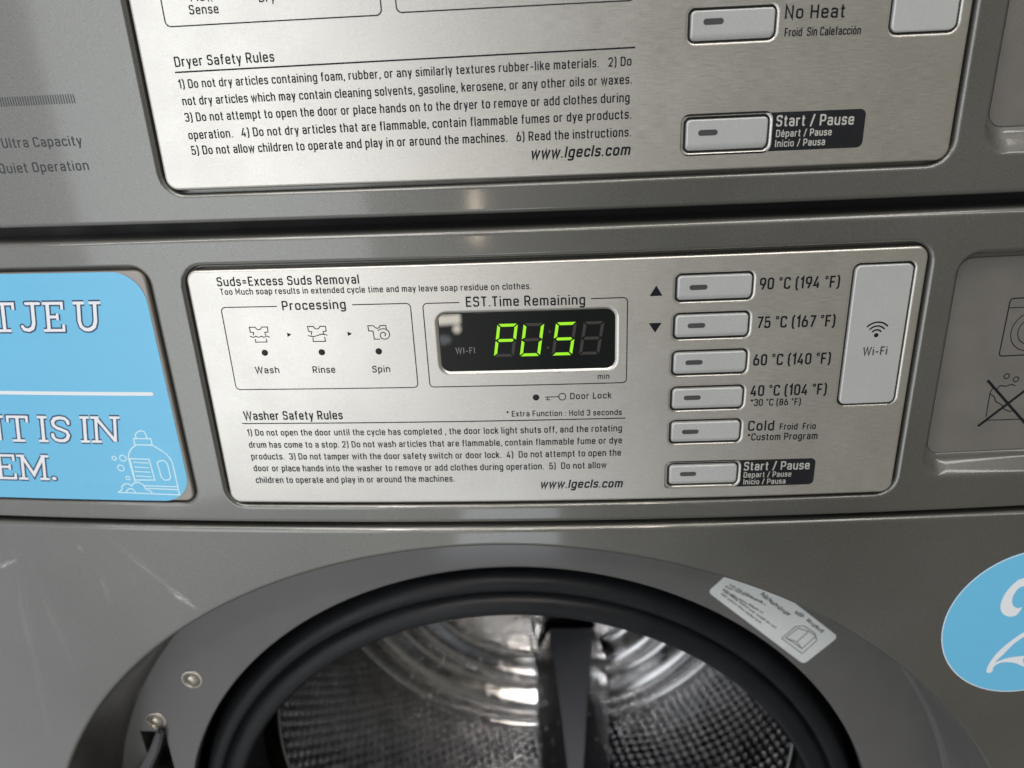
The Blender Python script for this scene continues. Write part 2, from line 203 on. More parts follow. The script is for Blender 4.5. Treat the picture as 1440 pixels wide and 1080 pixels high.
M['ring'] = rough_var('grey_door_ring_plastic', (0.115, 0.113, 0.112), 0.38, 0.25, amp=0.05, coat=0.7, coat_rough=0.12)
M['rubber'] = rough_var('black_gasket_rubber', (0.0065, 0.0078, 0.0095), 0.46, spec=0.26, amp=0.2)
M['lifter'] = rough_var('black_lifter_plastic', (0.012, 0.012, 0.014), 0.22, spec=0.5, amp=0.03)
M['ridge'] = rough_var('lit_lifter_ridge', (0.050, 0.052, 0.061), 0.40, amp=0.03)  # lifter plastic made lighter, paints in the light on the ridge facet
M['hinge'] = rough_var('dark_hinge_metal', (0.045, 0.045, 0.047), 0.45, 0.3)
M['chrome'] = rough_var('zinc_plated_screw', (0.62, 0.58, 0.50), 0.28, 1.0)
M['label'] = rough_var('pale_grey_paper_label', (0.60, 0.625, 0.615), 0.5, amp=0.03)
M['label_ink'] = rough_var('grey_label_ink', (0.09, 0.095, 0.10), 0.5)
M['drum'] = drum_steel()
M['drum_smooth'] = rough_var('polished_drum_steel', (0.44, 0.44, 0.445), 0.21, 1.0, amp=0.04)

# ------------------------------------------------------------------ mesh helpers (all in mm, x right, z up, y into the machine)
def bow(x): return K * x * x

def link(name, me, mats, parent, smooth=True, sharp=None):
    o = bpy.data.objects.new(name, me); C.objects.link(o)
    for mm in (mats if isinstance(mats, (list, tuple)) else [mats]): me.materials.append(mm)
    if smooth:
        me.shade_smooth()
        if sharp: me.set_sharp_from_angle(angle=math.radians(sharp))
    if parent: o.parent = parent
    return o

def empty(name, loc, label, cat):
    o = bpy.data.objects.new(name, None); C.objects.link(o); o.empty_display_size = 0.05
    o.location = Vector(loc) * S; o['label'] = label; o['category'] = cat
    return o

def finish(bm, name, mats, parent, bend=True, sharp=None, smooth=True, origin=None):
    uvl = bm.loops.layers.uv.verify()
    for f in bm.faces:
        for lp in f.loops: lp[uvl].uv = (lp.vert.co.x * 0.01, lp.vert.co.z * 0.01)
    for v in bm.verts:
        if bend: v.co.y += bow(v.co.x)
        v.co *= S
    fl = bm.verts.layers.int.get('flat')
    flat = [v[fl] for v in bm.verts] if fl else None
    if fl: bm.verts.layers.int.remove(fl)
    me = bpy.data.meshes.new(name); bm.to_mesh(me); bm.free()
    o = link(name, me, mats, parent, smooth, sharp)
    if flat and smooth:                                # the sheet itself keeps its true, evenly bowed normal
        nn = [tuple(c.vector) for c in me.corner_normals]; vi = [lp.vertex_index for lp in me.loops]
        for k, i in enumerate(vi):
            if flat[i]:
                nx = 2 * K * me.vertices[i].co.x / S if bend else 0.0; q = math.hypot(nx, 1.0); nn[k] = (nx / q, -1 / q, 0.0)
        me.normals_split_custom_set(nn)
    return o

def rr(x0, x1, z0, z1, r, off=0.0, n=7):
    """rounded rectangle, counter-clockwise seen from the front; off > 0 shrinks it"""
    x0 += off; x1 -= off; z0 += off; z1 -= off; r = max(r - off, 0.05)
    p = []
    for cx, cz, a0 in ((x1 - r, z1 - r, 0), (x0 + r, z1 - r, 90), (x0 + r, z0 + r, 180), (x1 - r, z0 + r, 270)):
        for i in range(n + 1):
            a = math.radians(a0 + 90.0 * i / n); p.append((cx + r * math.cos(a), cz + r * math.sin(a)))
    return p

def circle(cx, cz, r, n=48):
    return [(cx + r * math.cos(2 * math.pi * i / n), cz + r * math.sin(2 * math.pi * i / n)) for i in range(n)]

def roll(r, n=5):
    return [(r * math.sin(math.pi / 2 * i / n), r * (1 - math.cos(math.pi / 2 * i / n))) for i in range(n + 1)]

def sheet(outer, holes, y=0.0, step=8.0, zcuts=()):
    """outer / holes: lists of (loop, depth); the first loop lies on the sheet, the rest form the rolled edge"""
    bm = bmesh.new(); fill = []
    def add(loops, hole):
        prev = None
        for k, (pts, d) in enumerate(loops):
            vs = [bm.verts.new((x, y + d, z)) for x, z in pts]; N = len(vs)
            if k == 0:
                fill.extend(bm.edges.new((vs[i], vs[(i + 1) % N])) for i in range(N))
            else:
                for i in range(N):
                    j = (i + 1) % N
                    q = (prev[i], prev[j], vs[j], vs[i]) if hole else (prev[i], vs[i], vs[j], prev[j])
                    bm.faces.new(q)
            prev = vs
    add(outer, False)
    for h in holes: add(h, True)
    res = bmesh.ops.triangle_fill(bm, use_beauty=True, use_dissolve=False, edges=fill, normal=(0, -1, 0))
    for f in res['geom']:
        if isinstance(f, bmesh.types.BMFace):
            f.normal_update()
            if f.normal.y > 0: f.normal_flip()
    xs = [v.co.x for v in bm.verts]
    fl = bm.verts.layers.int.new('flat')
    if step:
        k = math.ceil(min(xs) / step)
        while k * step < max(xs):
            bmesh.ops.bisect_plane(bm, geom=bm.verts[:] + bm.edges[:] + bm.faces[:], dist=1e-4, plane_co=(k * step + 0.013, 0, 0), plane_no=(1, 0, 0)); k += 1
    for z in zcuts:
        bmesh.ops.bisect_plane(bm, geom=bm.verts[:] + bm.edges[:] + bm.faces[:], dist=1e-4, plane_co=(0, 0, z), plane_no=(0, 0, 1))
    for v in bm.verts: v[fl] = 1 if abs(v.co.y - y) < 1e-5 else 0
    return bm

def poly(bm, pts, y):
    """flat filled outline (any winding), thin ink on a surface"""
    if sum(pts[i][0] * pts[(i + 1) % len(pts)][1] - pts[(i + 1) % len(pts)][0] * pts[i][1] for i in range(len(pts))) < 0: pts = pts[::-1]
    vs = [bm.verts.new((x, y, z)) for x, z in pts]
    if len(vs) <= 4: return [bm.faces.new(vs)]
    es = [bm.edges.new((vs[i], vs[(i + 1) % len(vs)])) for i in range(len(vs))]
    r = bmesh.ops.triangle_fill(bm, use_beauty=True, edges=es, normal=(0, -1, 0))
    fs = [f for f in r['geom'] if isinstance(f, bmesh.types.BMFace)]
    for f in fs:
        f.normal_update()
        if f.normal.y > 0: f.normal_flip()
    return fs

def stroke(bm, pts, w, y, closed=False, cap=True, seg=6.0, mi=0):
    """ribbon of width w along pts with mitred joins and round ends"""
    P_ = []
    q = list(pts) + ([pts[0]] if closed else [])
    for a, b2 in zip(q[:-1], q[1:]):
        L = math.hypot(b2[0] - a[0], b2[1] - a[1])
        if L < 1e-5: continue
        k = max(1, int(L / seg))
        for i in range(k): P_.append((a[0] + (b2[0] - a[0]) * i / k, a[1] + (b2[1] - a[1]) * i / k))
    if not closed: P_.append(q[-1])
    N = len(P_); h = w / 2; Lf = []; Rt = []
    for i in range(N):
        a = P_[(i - 1) % N] if closed or i > 0 else None; c = P_[(i + 1) % N] if closed or i < N - 1 else None; b0 = P_[i]
        d1 = Vector((b0[0] - a[0], b0[1] - a[1])).normalized() if a else None
        d2 = Vector((c[0] - b0[0], c[1] - b0[1])).normalized() if c else None
        if d1 is None: d1 = d2
        if d2 is None: d2 = d1
        t = d1 + d2
        t = t.normalized() if t.length > 1e-4 else d1
        nrm = Vector((-t.y, t.x)); cosv = max(0.35, abs(nrm.dot(Vector((-d1.y, d1.x)))))
        o = nrm * (h / cosv)
        Lf.append(bm.verts.new((b0[0] + o.x, y, b0[1] + o.y))); Rt.append(bm.verts.new((b0[0] - o.x, y, b0[1] - o.y)))
    for i in range(N if closed else N - 1):
        j = (i + 1) % N
        f = bm.faces.new((Rt[i], Rt[j], Lf[j], Lf[i])); f.material_index = mi
        f.normal_update()
        if f.normal.y > 0: f.normal_flip()
    if cap and not closed:
        for e_, o_ in ((0, 1), (N - 1, N - 2)):
            c0 = P_[e_]; d = Vector((c0[0] - P_[o_][0], c0[1] - P_[o_][1])).normalized(); a0 = math.atan2(d.y, d.x)
            vs = [bm.verts.new((c0[0] + h * math.cos(a0 + math.radians(t)), y, c0[1] + h * math.sin(a0 + math.radians(t)))) for t in range(-90, 91, 30)]
            f = bm.faces.new(vs); f.material_index = mi; f.normal_update()
            if f.normal.y > 0: f.normal_flip()

def lathe(prof, cx, cz, n=160, front_bow=False, a0=0, a1=360, flip=False):
    """prof: list of (radius, y) turned about the axis (cx, *, cz)"""
    bm = bmesh.new(); rows = []; full = abs(a1 - a0 - 360) < 1e-6; uvl = bm.loops.layers.uv.verify()
    cnt = n if full else n + 1
    for k, (r, y) in enumerate(prof):
        row = []
        for i in range(cnt):
            a = math.radians(a0 + (a1 - a0) * i / n); x = cx + r * math.cos(a); z = cz + r * math.sin(a)
            yy = y + (bow(x) if front_bow and k < front_bow else 0)
            row.append(bm.verts.new((x, yy, z)))
        rows.append(row)
    for k in range(len(prof) - 1):
        for i in range(n):
            j = (i + 1) % cnt
            q = (rows[k][i], rows[k][j], rows[k + 1][j], rows[k + 1][i])
            bm.faces.new(q[::-1] if flip else q)
    return bm

def build(bm, name, mats, parent, sharp=None, smooth=True):
    for v in bm.verts: v.co *= S
    me = bpy.data.meshes.new(name); bm.to_mesh(me); bm.free()
    return link(name, me, mats, parent, smooth, sharp)

def box(bm, x0, x1, y0, y1, z0, z1, skip_front=False):
    v = [bm.verts.new(p) for p in ((x0, y0, z0), (x1, y0, z0), (x1, y0, z1), (x0, y0, z1), (x0, y1, z0), (x1, y1, z0), (x1, y1, z1), (x0, y1, z1))]
    F = [(0, 1, 2, 3), (1, 5, 6, 2), (5, 4, 7, 6), (4, 0, 3, 7), (3, 2, 6, 7), (4, 5, 1, 0)]
    for i, f in enumerate(F):
        if skip_front and i == 0: continue
        bm.faces.new([v[k] for k in f])

# ---- lettering: a condensed technical alphabet drawn as single strokes (cap height 100), laid onto the bowed surface
def _c(pts, r, closed=False, n=4):
    """polyline with corners rounded to radius r (a third value in a point sets its own radius)"""
    out = []; N = len(pts)
    for i in range(N):
        p = pts[i]
        if not closed and i in (0, N - 1): out.append((p[0], p[1])); continue
        a = pts[(i - 1) % N]; c = pts[(i + 1) % N]; rad = p[2] if len(p) > 2 else r
        va = Vector((a[0] - p[0], a[1] - p[1])); vc = Vector((c[0] - p[0], c[1] - p[1])); la, lc = va.length, vc.length
        va.normalize(); vc.normalize()
        ang = va.angle(vc); t = min(rad / max(math.tan(ang / 2), 1e-3), la * .5, lc * .5)
        if t < .5: out.append((p[0], p[1])); continue
        A = Vector(p[:2]) + va * t; B2 = Vector(p[:2]) + vc * t; P2 = Vector(p[:2])
        for k in range(n + 1):
            u = k / n; q = A * (1 - u) ** 2 + P2 * 2 * u * (1 - u) + B2 * u * u; out.append((q.x, q.y))
    if closed: out.append(out[0])
    return out
_o = _c([(6, 6), (42, 6), (42, 68), (6, 68)], 17, True)
_O = _c([(7, 6), (49, 6), (49, 94), (7, 94)], 20, True)
_0 = _c([(6, 6), (45, 6), (45, 94), (6, 94)], 19, True)
_arch = _c([(6, 44), (6, 68), (42, 68), (42, 0)], 17)
GL = {
 'a': (46, [_c([(8, 55), (8, 68), (40, 68), (40, 0)], 14), _c([(40, 40), (6, 40), (6, 6), (40, 6), (40, 18)], 14)]),
 'b': (48, [[(6, 0), (6, 100)], _c([(6, 68), (42, 68), (42, 6), (6, 6)], 17)]),
 'c': (43, [_c([(39, 50), (39, 68), (6, 68), (6, 6), (39, 6), (39, 24)], 16)]),
 'd': (48, [[(42, 0), (42, 100)], _c([(42, 68), (6, 68), (6, 6), (42, 6)], 17)]),
 'e': (47, [_c([(6, 38), (41, 38, 0), (41, 68), (6, 68), (6, 6), (40, 6), (40, 20)], 16)]),
 'f': (30, [_c([(29, 94), (13, 94), (13, 0)], 12), [(2, 68), (28, 68)]]),
 'g': (48, [_c([(42, 68), (6, 68), (6, 6), (42, 6)], 16), _c([(42, 74), (42, -22), (8, -22), (8, -12)], 15)]),
 'h': (48, [[(6, 0), (6, 100)], _arch]), 'i': (12, [[(6, 0), (6, 74)], [(6, 88), (6, 100)]]),
 'j': (16, [_c([(10, 74), (10, -22), (0, -22)], 9), [(10, 88), (10, 100)]]),
 'k': (43, [[(6, 0), (6, 100)], [(38, 74), (8, 34)], [(19, 47), (40, 0)]]), 'l': (12, [[(6, 0), (6, 100)]]),
 'm': (72, [[(6, 0), (6, 74)], _c([(6, 46), (6, 68), (36, 68), (36, 0)], 15), _c([(36, 46), (36, 68), (66, 68), (66, 0)], 15)]),
 'n': (48, [[(6, 0), (6, 74)], _arch]), 'o': (48, [_o]),
 'p': (48, [[(6, -28), (6, 74)], _c([(6, 68), (42, 68), (42, 6), (6, 6)], 17)]),
 'q': (48, [[(42, -28), (42, 74)], _c([(42, 68), (6, 68), (6, 6), (42, 6)], 17)]),
 'r': (32, [[(6, 0), (6, 74)], _c([(6, 46), (6, 68), (31, 68)], 15)]),
 's': (42, [_c([(36, 54), (36, 68), (6, 68), (6, 38), (37, 38), (37, 6), (6, 6), (6, 20)], 13)]),
 't': (30, [_c([(13, 94), (13, 6), (29, 6)], 11), [(2, 68), (28, 68)]]),
 'u': (48, [_c([(6, 74), (6, 6), (42, 6), (42, 30)], 17), [(42, 0), (42, 74)]]),
 'v': (42, [[(3, 74), (21, 3), (39, 74)]]), 'w': (66, [[(3, 74), (18, 3), (33, 70), (48, 3), (63, 74)]]),
 'x': (42, [[(3, 74), (39, 0)], [(39, 74), (3, 0)]]), 'y': (42, [[(3, 74), (21, 4)], [(39, 74), (14, -27)]]),
 'z': (40, [[(4, 68), (36, 68), (4, 6), (37, 6)]]),
 'A': (56, [[(3, 0), (28, 97), (53, 0)], [(11, 30), (45, 30)]]), 'B': (52, [_c([(6, 6), (46, 6), (46, 51), (6, 51)], 16), _c([(6, 51), (44, 51), (44, 94), (6, 94)], 15), [(6, 0), (6, 100)]]),
 'C': (53, [_c([(47, 72), (47, 94), (7, 94), (7, 6), (47, 6), (47, 28)], 19)]), 'D': (55, [_c([(7, 6), (49, 6), (49, 94), (7, 94)], 20), [(7, 0), (7, 100)]]),
 'E': (47, [[(46, 94), (7, 94), (7, 6), (46, 6)], [(7, 51), (41, 51)]]), 'F': (45, [[(44, 94), (7, 94), (7, 0)], [(7, 49), (39, 49)]]),
 'H': (56, [[(7, 0), (7, 100)], [(49, 0), (49, 100)], [(7, 51), (49, 51)]]), 'I': (14, [[(7, 0), (7, 100)]]),
 'L': (43, [[(7, 100), (7, 6), (42, 6)]]), 'M': (68, [[(7, 0), (7, 97), (34, 30), (61, 97), (61, 0)]]), 'N': (57, [[(7, 0), (7, 97), (50, 3), (50, 100)]]),
 'O': (56, [_O]), 'P': (52, [[(7, 0), (7, 100)], _c([(7, 94), (47, 94), (47, 42), (7, 42)], 18)]), 'Q': (56, [_O, [(34, 22), (52, -4)]]),
 'R': (54, [[(7, 0), (7, 100)], _c([(7, 94), (47, 94), (47, 45), (7, 45)], 18), [(29, 45), (49, 0)]]),
 'S': (51, [_c([(45, 74), (45, 94), (7, 94), (7, 52), (45, 52), (45, 6), (6, 6), (6, 26)], 18)]), 'T': (50, [[(2, 94), (48, 94)], [(25, 0), (25, 94)]]),
 'U': (55, [_c([(7, 100), (7, 6), (48, 6), (48, 100)], 20)]), 'W': (84, [[(3, 100), (22, 3), (42, 96), (62, 3), (81, 100)]]),
 '0': (51, [_0]), '1': (30, [[(4, 76), (22, 96), (22, 0)]]), '2': (49, [_c([(7, 72), (7, 94), (43, 94), (43, 58), (7, 6, 0), (46, 6)], 17)]),
 '3': (49, [_c([(6, 76), (6, 94), (43, 94), (43, 52), (20, 52)], 16), _c([(20, 52), (44, 52), (44, 6), (5, 6), (5, 24)], 17)]),
 '4': (50, [[(30, 100), (5, 24), (48, 24)], [(36, 50), (36, 0)]]), '5': (49, [_c([(42, 94), (9, 94, 0), (7, 48, 0), (10, 58), (44, 58), (44, 6), (6, 6), (6, 24)], 17)]),
 '6': (50, [_c([(6, 34), (6, 58), (44, 58), (44, 6), (6, 6)], 17, True), [(7, 44), (27, 100)]]), '7': (46, [[(3, 94), (43, 94), (17, 0)]]),
 '8': (50, [_c([(6, 6), (44, 6), (44, 50), (6, 50)], 17, True), _c([(8, 50), (42, 50), (42, 94), (8, 94)], 16, True)]), '9': (50, [_c([(44, 66), (44, 94), (6, 94), (6, 42), (44, 42)], 17, True), [(43, 56), (23, 0)]]),
 '.': (12, [[(6, 0), (6, 12)]]), ',': (12, [[(7, 13), (5, -13)]]), ':': (12, [[(6, 4), (6, 16)], [(6, 54), (6, 66)]]), '-': (34, [[(3, 38), (31, 38)]]),
 '=': (44, [[(4, 32), (40, 32)], [(4, 56), (40, 56)]]), '/': (38, [[(4, -6), (34, 104)]]), '(': (22, [_c([(19, 106), (6, 84), (6, 8), (19, -14)], 24)]), ')': (22, [_c([(3, 106), (16, 84), (16, 8), (3, -14)], 24)]),
 '*': (30, [[(15, 62), (15, 96)], [(2, 71), (28, 87)], [(2, 87), (28, 71)]]), '°': (24, [_c([(3, 76), (21, 76), (21, 98), (3, 98)], 10, True)]), "'": (10, [[(5, 74), (5, 100)]]),
}
GL['é'] = (47, GL['e'][1] + [[(20, 82), (30, 98)]]); GL['ó'] = (48, GL['o'][1] + [[(21, 82), (31, 98)]])
SPACE = 30; BEAR = 16

def letters(name, items, material, parent, y=-0.06, weight=0.152):
    bm = bmesh.new(); k = 0
    for s, x0, z0, x1, z1, h, kw in items:
        wt = (0.175 if kw.get('bold') else weight) * h; u = h / 100.0
        total = 0; pos = []
        for i, ch in enumerate(s):
            if ch == ' ': total += SPACE; continue
            pos.append((ch, total)); total += GL[ch][0] + BEAR
        total -= BEAR
        kx = (x1 - x0) / total; ital = 0.20 if kw.get('it') else 0.0
        for ch, px in pos:
            for st in GL[ch][1]:
                k += 1; q = []
                for gx, gz in st:
                    X = x0 + (px + gx) * kx; t = (px + gx) / total
                    q.append((X + gz * u * ital - ital * h * 0.3, z0 + (z1 - z0) * t + gz * u))
                cl = len(q) > 2 and abs(q[0][0] - q[-1][0]) + abs(q[0][1] - q[-1][1]) < 1e-6
                stroke(bm, q[:-1] if cl else q, wt * (0.62 if ch == '°' else 1), y - 0.003 * (k % 5), closed=cl, cap=False, seg=50)
    return finish(bm, name, material, parent, smooth=False)

# ================================================================== THE MACHINES
ZT = 14.6                                   # top edge of the washer fascia
washer = empty('washing_machine', (0, 300, -1140), 'grey front loading washer with lit green display and round blue number sticker, under the dryer', 'washing machine')
dryer = empty('tumble_dryer', (0, 300, 20), 'grey tumble dryer with brushed steel control panel, stacked on top of the washer', 'dryer')
def loc0(o, root):
    o.matrix_parent_inverse = root.matrix_basis.inverted(); return o
_link = link
def link(name, me, mats, parent, smooth=True, sharp=None):       # parts keep their world placement under their thing
    o = _link(name, me, mats, parent, smooth, sharp)
    if parent is washer or parent is dryer: o.matrix_parent_inverse = parent.matrix_basis.inverted()
    return o

def edge_out(rect, r, depth, n=5):
    """loops for the rolled outer edge of a sheet: sheet level first, then outward and back"""
    x0, x1, z0, z1, rad = rect
    L = [(rr(x0, x1, z0, z1, rad, r - o), d) for o, d in roll(r, n)]
    L.append((rr(x0, x1, z0, z1, rad, 0), depth)); return L
def edge_hole(rect, r, depth, floor=None, n=5):
    """loops for a rolled recess: rect is the wall position"""
    x0, x1, z0, z1, rad = rect
    L = [(rr(x0, x1, z0, z1, rad + r, -(r - o)), d) for o, d in roll(r, n)]
    L.append((rr(x0, x1, z0, z1, rad, 0), depth))
    if floor: L.append((rr(x0, x1, z0, z1, rad, floor), depth))
    return L

PW = (-165.0, 165.0, -121.0, 0.0, 5.5)       # washer control plate
PD = (-165.4, 166.4, 35.2, 172.0, 5.5)       # dryer control plate
GAP = 1.5
def grow(rect, g): return (rect[0] - g, rect[1] + g, rect[2] - g, rect[3] + g, rect[4] + g)
DRW = (-330.0, -184.7, -120.3, 0.3, 5.0)     # dispenser drawer front

def soft_recess(rect, wl, wb, depth, n=7):
    """recess with broad soft flanks, wider at the bottom; returns loops from the sheet inward"""
    x0, x1, z0, z1, rad = rect; L = []
    for i in range(n + 1):
        t = i / n; s = 1 - t
        d = depth * (t * t * (3 - 2 * t))
        L.append((rr(x0 - wl * s, x1 + wl * s, z0 - wb * s, z1 + wl * s, rad + wl * s), d))
    L.append((rr(x0, x1, z0, z1, rad, 0.5), depth + 0.6)); L.append((rr(x0, x1, z0, z1, rad, 3), depth + 0.6))
    return L
RCW = (182.5, 330.0, -105.0, -7.4, 6.5)
RCD = (184.0, 330.0, 46.5, 172.0, 6.5)

# ---- fascias
bm = sheet(edge_out((-374, 374, -133.6, ZT, 3.0), 3.2, 40), [edge_hole(grow(PW, GAP), 2.4, 5.5, 9), edge_hole(grow(DRW, 1.3), 2.0, 6, 9), soft_recess(RCW, 5.0, 11.0, 7.0)])
fascia_w = finish(bm, 'fascia', M['paint'], washer, sharp=50)
bm = sheet(edge_out((-374, 374, 20.5, 190.0, 3.0), 2.6, 40), [edge_hole(grow(PD, GAP), 2.4, 5.5, 9), soft_recess(RCD, 5.0, 11.0, 7.0)])
fascia_d = finish(bm, 'fascia', M['paint'], dryer, sharp=50)

# ---- bodies behind the fascias
bm = bmesh.new(); box(bm, -371, 371, 45, 740, 24, 900); finish(bm, 'cabinet', M['paint'], dryer, bend=False, smooth=False)
bm = bmesh.new(); box(bm, -371, 371, 45, 740, -1140, 12, True); finish(bm, 'cabinet', M['paint'], washer, bend=False, smooth=False)
bm = bmesh.new(); box(bm, -369, 369, 24, 120, 13.5, 23.0); finish(bm, 'stacking_spacer', M['dark'], washer, bend=False, smooth=False)
bm = bmesh.new(); box(bm, -369, 369, 24, 44, -137.5, -131.0); finish(bm, 'seam_backing', M['dark'], washer, bend=False, smooth=False)

# ---- control plates with wells for the keys
def well(q, g=0.25, r=0.55, rad=1.9):
    x0, x1, z0, z1 = q
    L = [(rr(x0 - g, x1 + g, z0 - g, z1 + g, rad + 1.2, -(1.1 * (1 - t))), 0.35 * t * t) for t in (0, 0.35, 0.7, 1.0)]
    L += [(rr(x0 - g, x1 + g, z0 - g, z1 + g, rad, 0.25), 0.75), (rr(x0 - g, x1 + g, z0 - g, z1 + g, rad, 0.3), 2.2), (rr(x0 - g, x1 + g, z0 - g, z1 + g, rad, 1.6), 2.2)]
    return L
WB = ['W_b1', 'W_b2', 'W_b3', 'W_b4', 'W_b5', 'W_b6']
DSP = R['W_disp']
disp_hole = [(rr(*DSP, 4.2, -1.7 * (1 - t)), 0.95 * t * t) for t in (0, 0.3, 0.6, 0.85, 1.0)] + [(rr(*DSP, 2.6, 0.05), 2.6), (rr(*DSP, 2.6, 1.5), 2.6)]
bm = sheet(edge_out(PW, 1.5, 5.0), [well(R[k]) for k in WB] + [well(R['W_key'], rad=2.6), disp_hole], y=-0.5)
panel_w = finish(bm, 'control_panel', M['steel'], washer, sharp=38)
KEYD = [R['D_key'][0], R['D_key'][1], R['D_key'][2], 150.0]
bm = sheet(edge_out(PD, 1.5, 5.0), [well(R[k]) for k in ('D_b1', 'D_b2')] + [well(KEYD, rad=2.6)], y=-0.5)
panel_d = finish(bm, 'control_panel', M['steel'], dryer, sharp=38)
Y0 = -0.56                                   # ink level on the plates

# dark floors of the key wells
def well_floor(rects, parent):
    for q in rects:
        bm = bmesh.new(); poly(bm, rr(*q, 1.9, 0.12), 0.95); finish(bm, 'key_well', M['dark'], parent, smooth=False)
well_floor([R[k] for k in WB] + [R['W_key']], panel_w); well_floor([R['D_b1'], R['D_b2'], KEYD], panel_d)

# ---- keys
def key(name, q, parent, proud=0.85, gap=0.95, rad=1.7, facet=True, label=None, slot=None):
    x0, x1, z0, z1 = q; x0 += gap; x1 -= gap * 0.8; z0 += gap * 0.8; z1 -= gap
    zf = z0 + (z1 - z0) * 0.24
    bm = sheet(edge_out((x0, x1, z0, z1, rad), 0.75, 3.4, 4), [], y=-0.5 - proud, zcuts=(zf,) if facet else ())
    if facet:
        fl = bm.verts.layers.int['flat']
        for v in bm.verts:
            if v.co.z < zf - 1e-3: v[fl] = 0
            if v.co.z < zf - 1e-3 and v.co.y < 0.6: v.co.y += (zf - v.co.z) * 0.5
    o = finish(bm, name, M['button'], parent, sharp=45)
    if label: o['label'] = label
    if slot:
        sx_, sz_ = slot; bm = sheet(edge_out((sx_ - 3.95, sx_ + 3.95, sz_ - 1.15, sz_ + 1.15, 1.14), 0.12, 0.5, 2), [], y=-0.5 - proud - 0.10)
        finish(bm, 'indicator_window', M['slot'], o)
    return o
SL = P['slots']
for i, k in enumerate(WB): key('button', R[k], washer, slot=SL[2 + i])
key('wireless_button', R['W_key'], washer, facet=False, rad=2.6, proud=0.35)
wifi_key = [o for o in washer.children if o.name.startswith('wireless_button')][0]
for i, k in enumerate(('D_b1', 'D_b2')): key('button', R[k], dryer, slot=SL[i])
key('blank_key', KEYD, dryer, facet=False, rad=2.6, proud=0.35)

# ---- display
bm = sheet([(rr(*DSP, 2.6, 0.35), 0.0), (rr(*DSP, 2.6, 0.1), 0.3), (rr(*DSP, 2.6, 0.1), 2.0)], [], y=0.45, step=6)
disp = finish(bm, 'display', M['glass'], washer, sharp=40)
YD = 0.40
lit = [set('abefg'), set('bcdef'), set('acdfg'), set()]
for i in range(4):
    x0, x1, z0, z1 = R['W_dig%d' % i]; W = 9.3; cxm = (x0 + x1) / 2; x0 = cxm - W / 2; x1 = cxm + W / 2
    z0, z1 = -44.45, -28.65
    if i == 2: x0 -= 0.1
    zm = (z0 + z1) / 2; w = 1.36; g = 0.28; sh = 0.155; i1 = w / 2
    def sk(x, z): return (x + (z - zm) * sh, z)
    def hbar(zc, kind):
        a, b2 = x0 + g + 0.25, x1 - g - 0.25; h = w / 2
        if kind == 't': pts = [(a, zc + h), (b2, zc + h), (b2 - w, zc - h), (a + w, zc - h)]
        elif kind == 'b': pts = [(a + w, zc + h), (b2 - w, zc + h), (b2, zc - h), (a, zc - h)]
        else: pts = [(a + 0.5, zc), (a + 0.5 + h, zc + h), (b2 - 0.5 - h, zc + h), (b2 - 0.5, zc), (b2 - 0.5 - h, zc - h), (a + 0.5 + h, zc - h)]
        return [sk(*p) for p in pts]
    def vbar(side, za, zb, out):
        xo, xi = (x0, x0 + w) if side == 'l' else (x1, x1 - w)
        if out == 'up': pts = [(xo, zb - g - 0.25), (xo, za + g), (xi, za + g + 0.9), (xi, zb - w - g)]
        else: pts = [(xo, zb - g), (xo, za + g + 0.25), (xi, za + w + g), (xi, zb - g - 0.9)]
        return [sk(*p) for p in pts]
    seg = {'a': hbar(z1 - w / 2, 't'), 'd': hbar(z0 + w / 2, 'b'), 'g': hbar(zm, 'm'), 'f': vbar('l', zm, z1, 'up'), 'b': vbar('r', zm, z1, 'up'), 'e': vbar('l', z0, zm, 'dn'), 'c': vbar('r', z0, zm, 'dn')}
    bm = bmesh.new()
    for s_, pts in seg.items():
        for f in poly(bm, pts, YD): f.material_index = 1 if s_ in lit[i] else 0
    finish(bm, 'digit', [M['seg_off'], M['seg_on']], disp, smooth=False)
bm = bmesh.new()
for p in P['colon']: poly(bm, circle(*p, 0.62, 16), YD)
finish(bm, 'colon', M['seg_off'], disp, smooth=False)
letters('display_lettering', T['W_dispwifi'], M['wifi_dim'], disp, y=YD, weight=0.11)

# ---- printing on the washer plate
def each(names, items, parent, y=Y0):
    for i, it in enumerate(items): letters(names[min(i, len(names) - 1)], [it], M['ink'], parent, y)
each(['soap_heading', 'soap_note'], T['W_suds'], panel_w); each(['stage_heading', 'stage_name'], T['W_proc'], panel_w)
each(['time_heading', 'unit_lettering'], T['W_time'], panel_w); each(['lock_lettering', 'function_note'], T['W_lock'], panel_w)
letters('rules_heading', T['W_title'], M['ink'], panel_w, Y0); letters('rules_lettering', T['W_rules'], M['ink'], panel_w, Y0)
letters('web_address', T['W_url'], M['ink'], panel_w, Y0); each(['temperature_lettering'], T['W_temp'], panel_w)
def rule(pts, w, parent, y=Y0):
    bm = bmesh.new(); stroke(bm, pts, w, y, cap=False); return finish(bm, 'rule_line', M['ink'], parent, smooth=False)
rule(P['W_rule'], 0.5, panel_w); rule(P['D_rule'], 0.62, panel_d)
def frame(q, gap, parent, rad=2.0, w=0.45):
    """thin printed frame with a gap in its top line for the heading"""
    x0, x1, z0, z1 = q
    loop = rr(x0, x1, z0, z1, rad)
    n = len(loop) // 4
    pts = [(gap[1], z1)] + [p for p in loop[:n][::-1]]
    right = [(gap[1], z1)] + loop[:n][::-1]                       # top right corner, clockwise
    rest = loop[3 * n:][::-1] + loop[2 * n:3 * n][::-1] + loop[n:2 * n][::-1]
    bm = bmesh.new(); stroke(bm, right + rest + [(gap[0], z1)], w, Y0, cap=False)
    return finish(bm, 'printed_frame', M['ink'], parent, smooth=False)
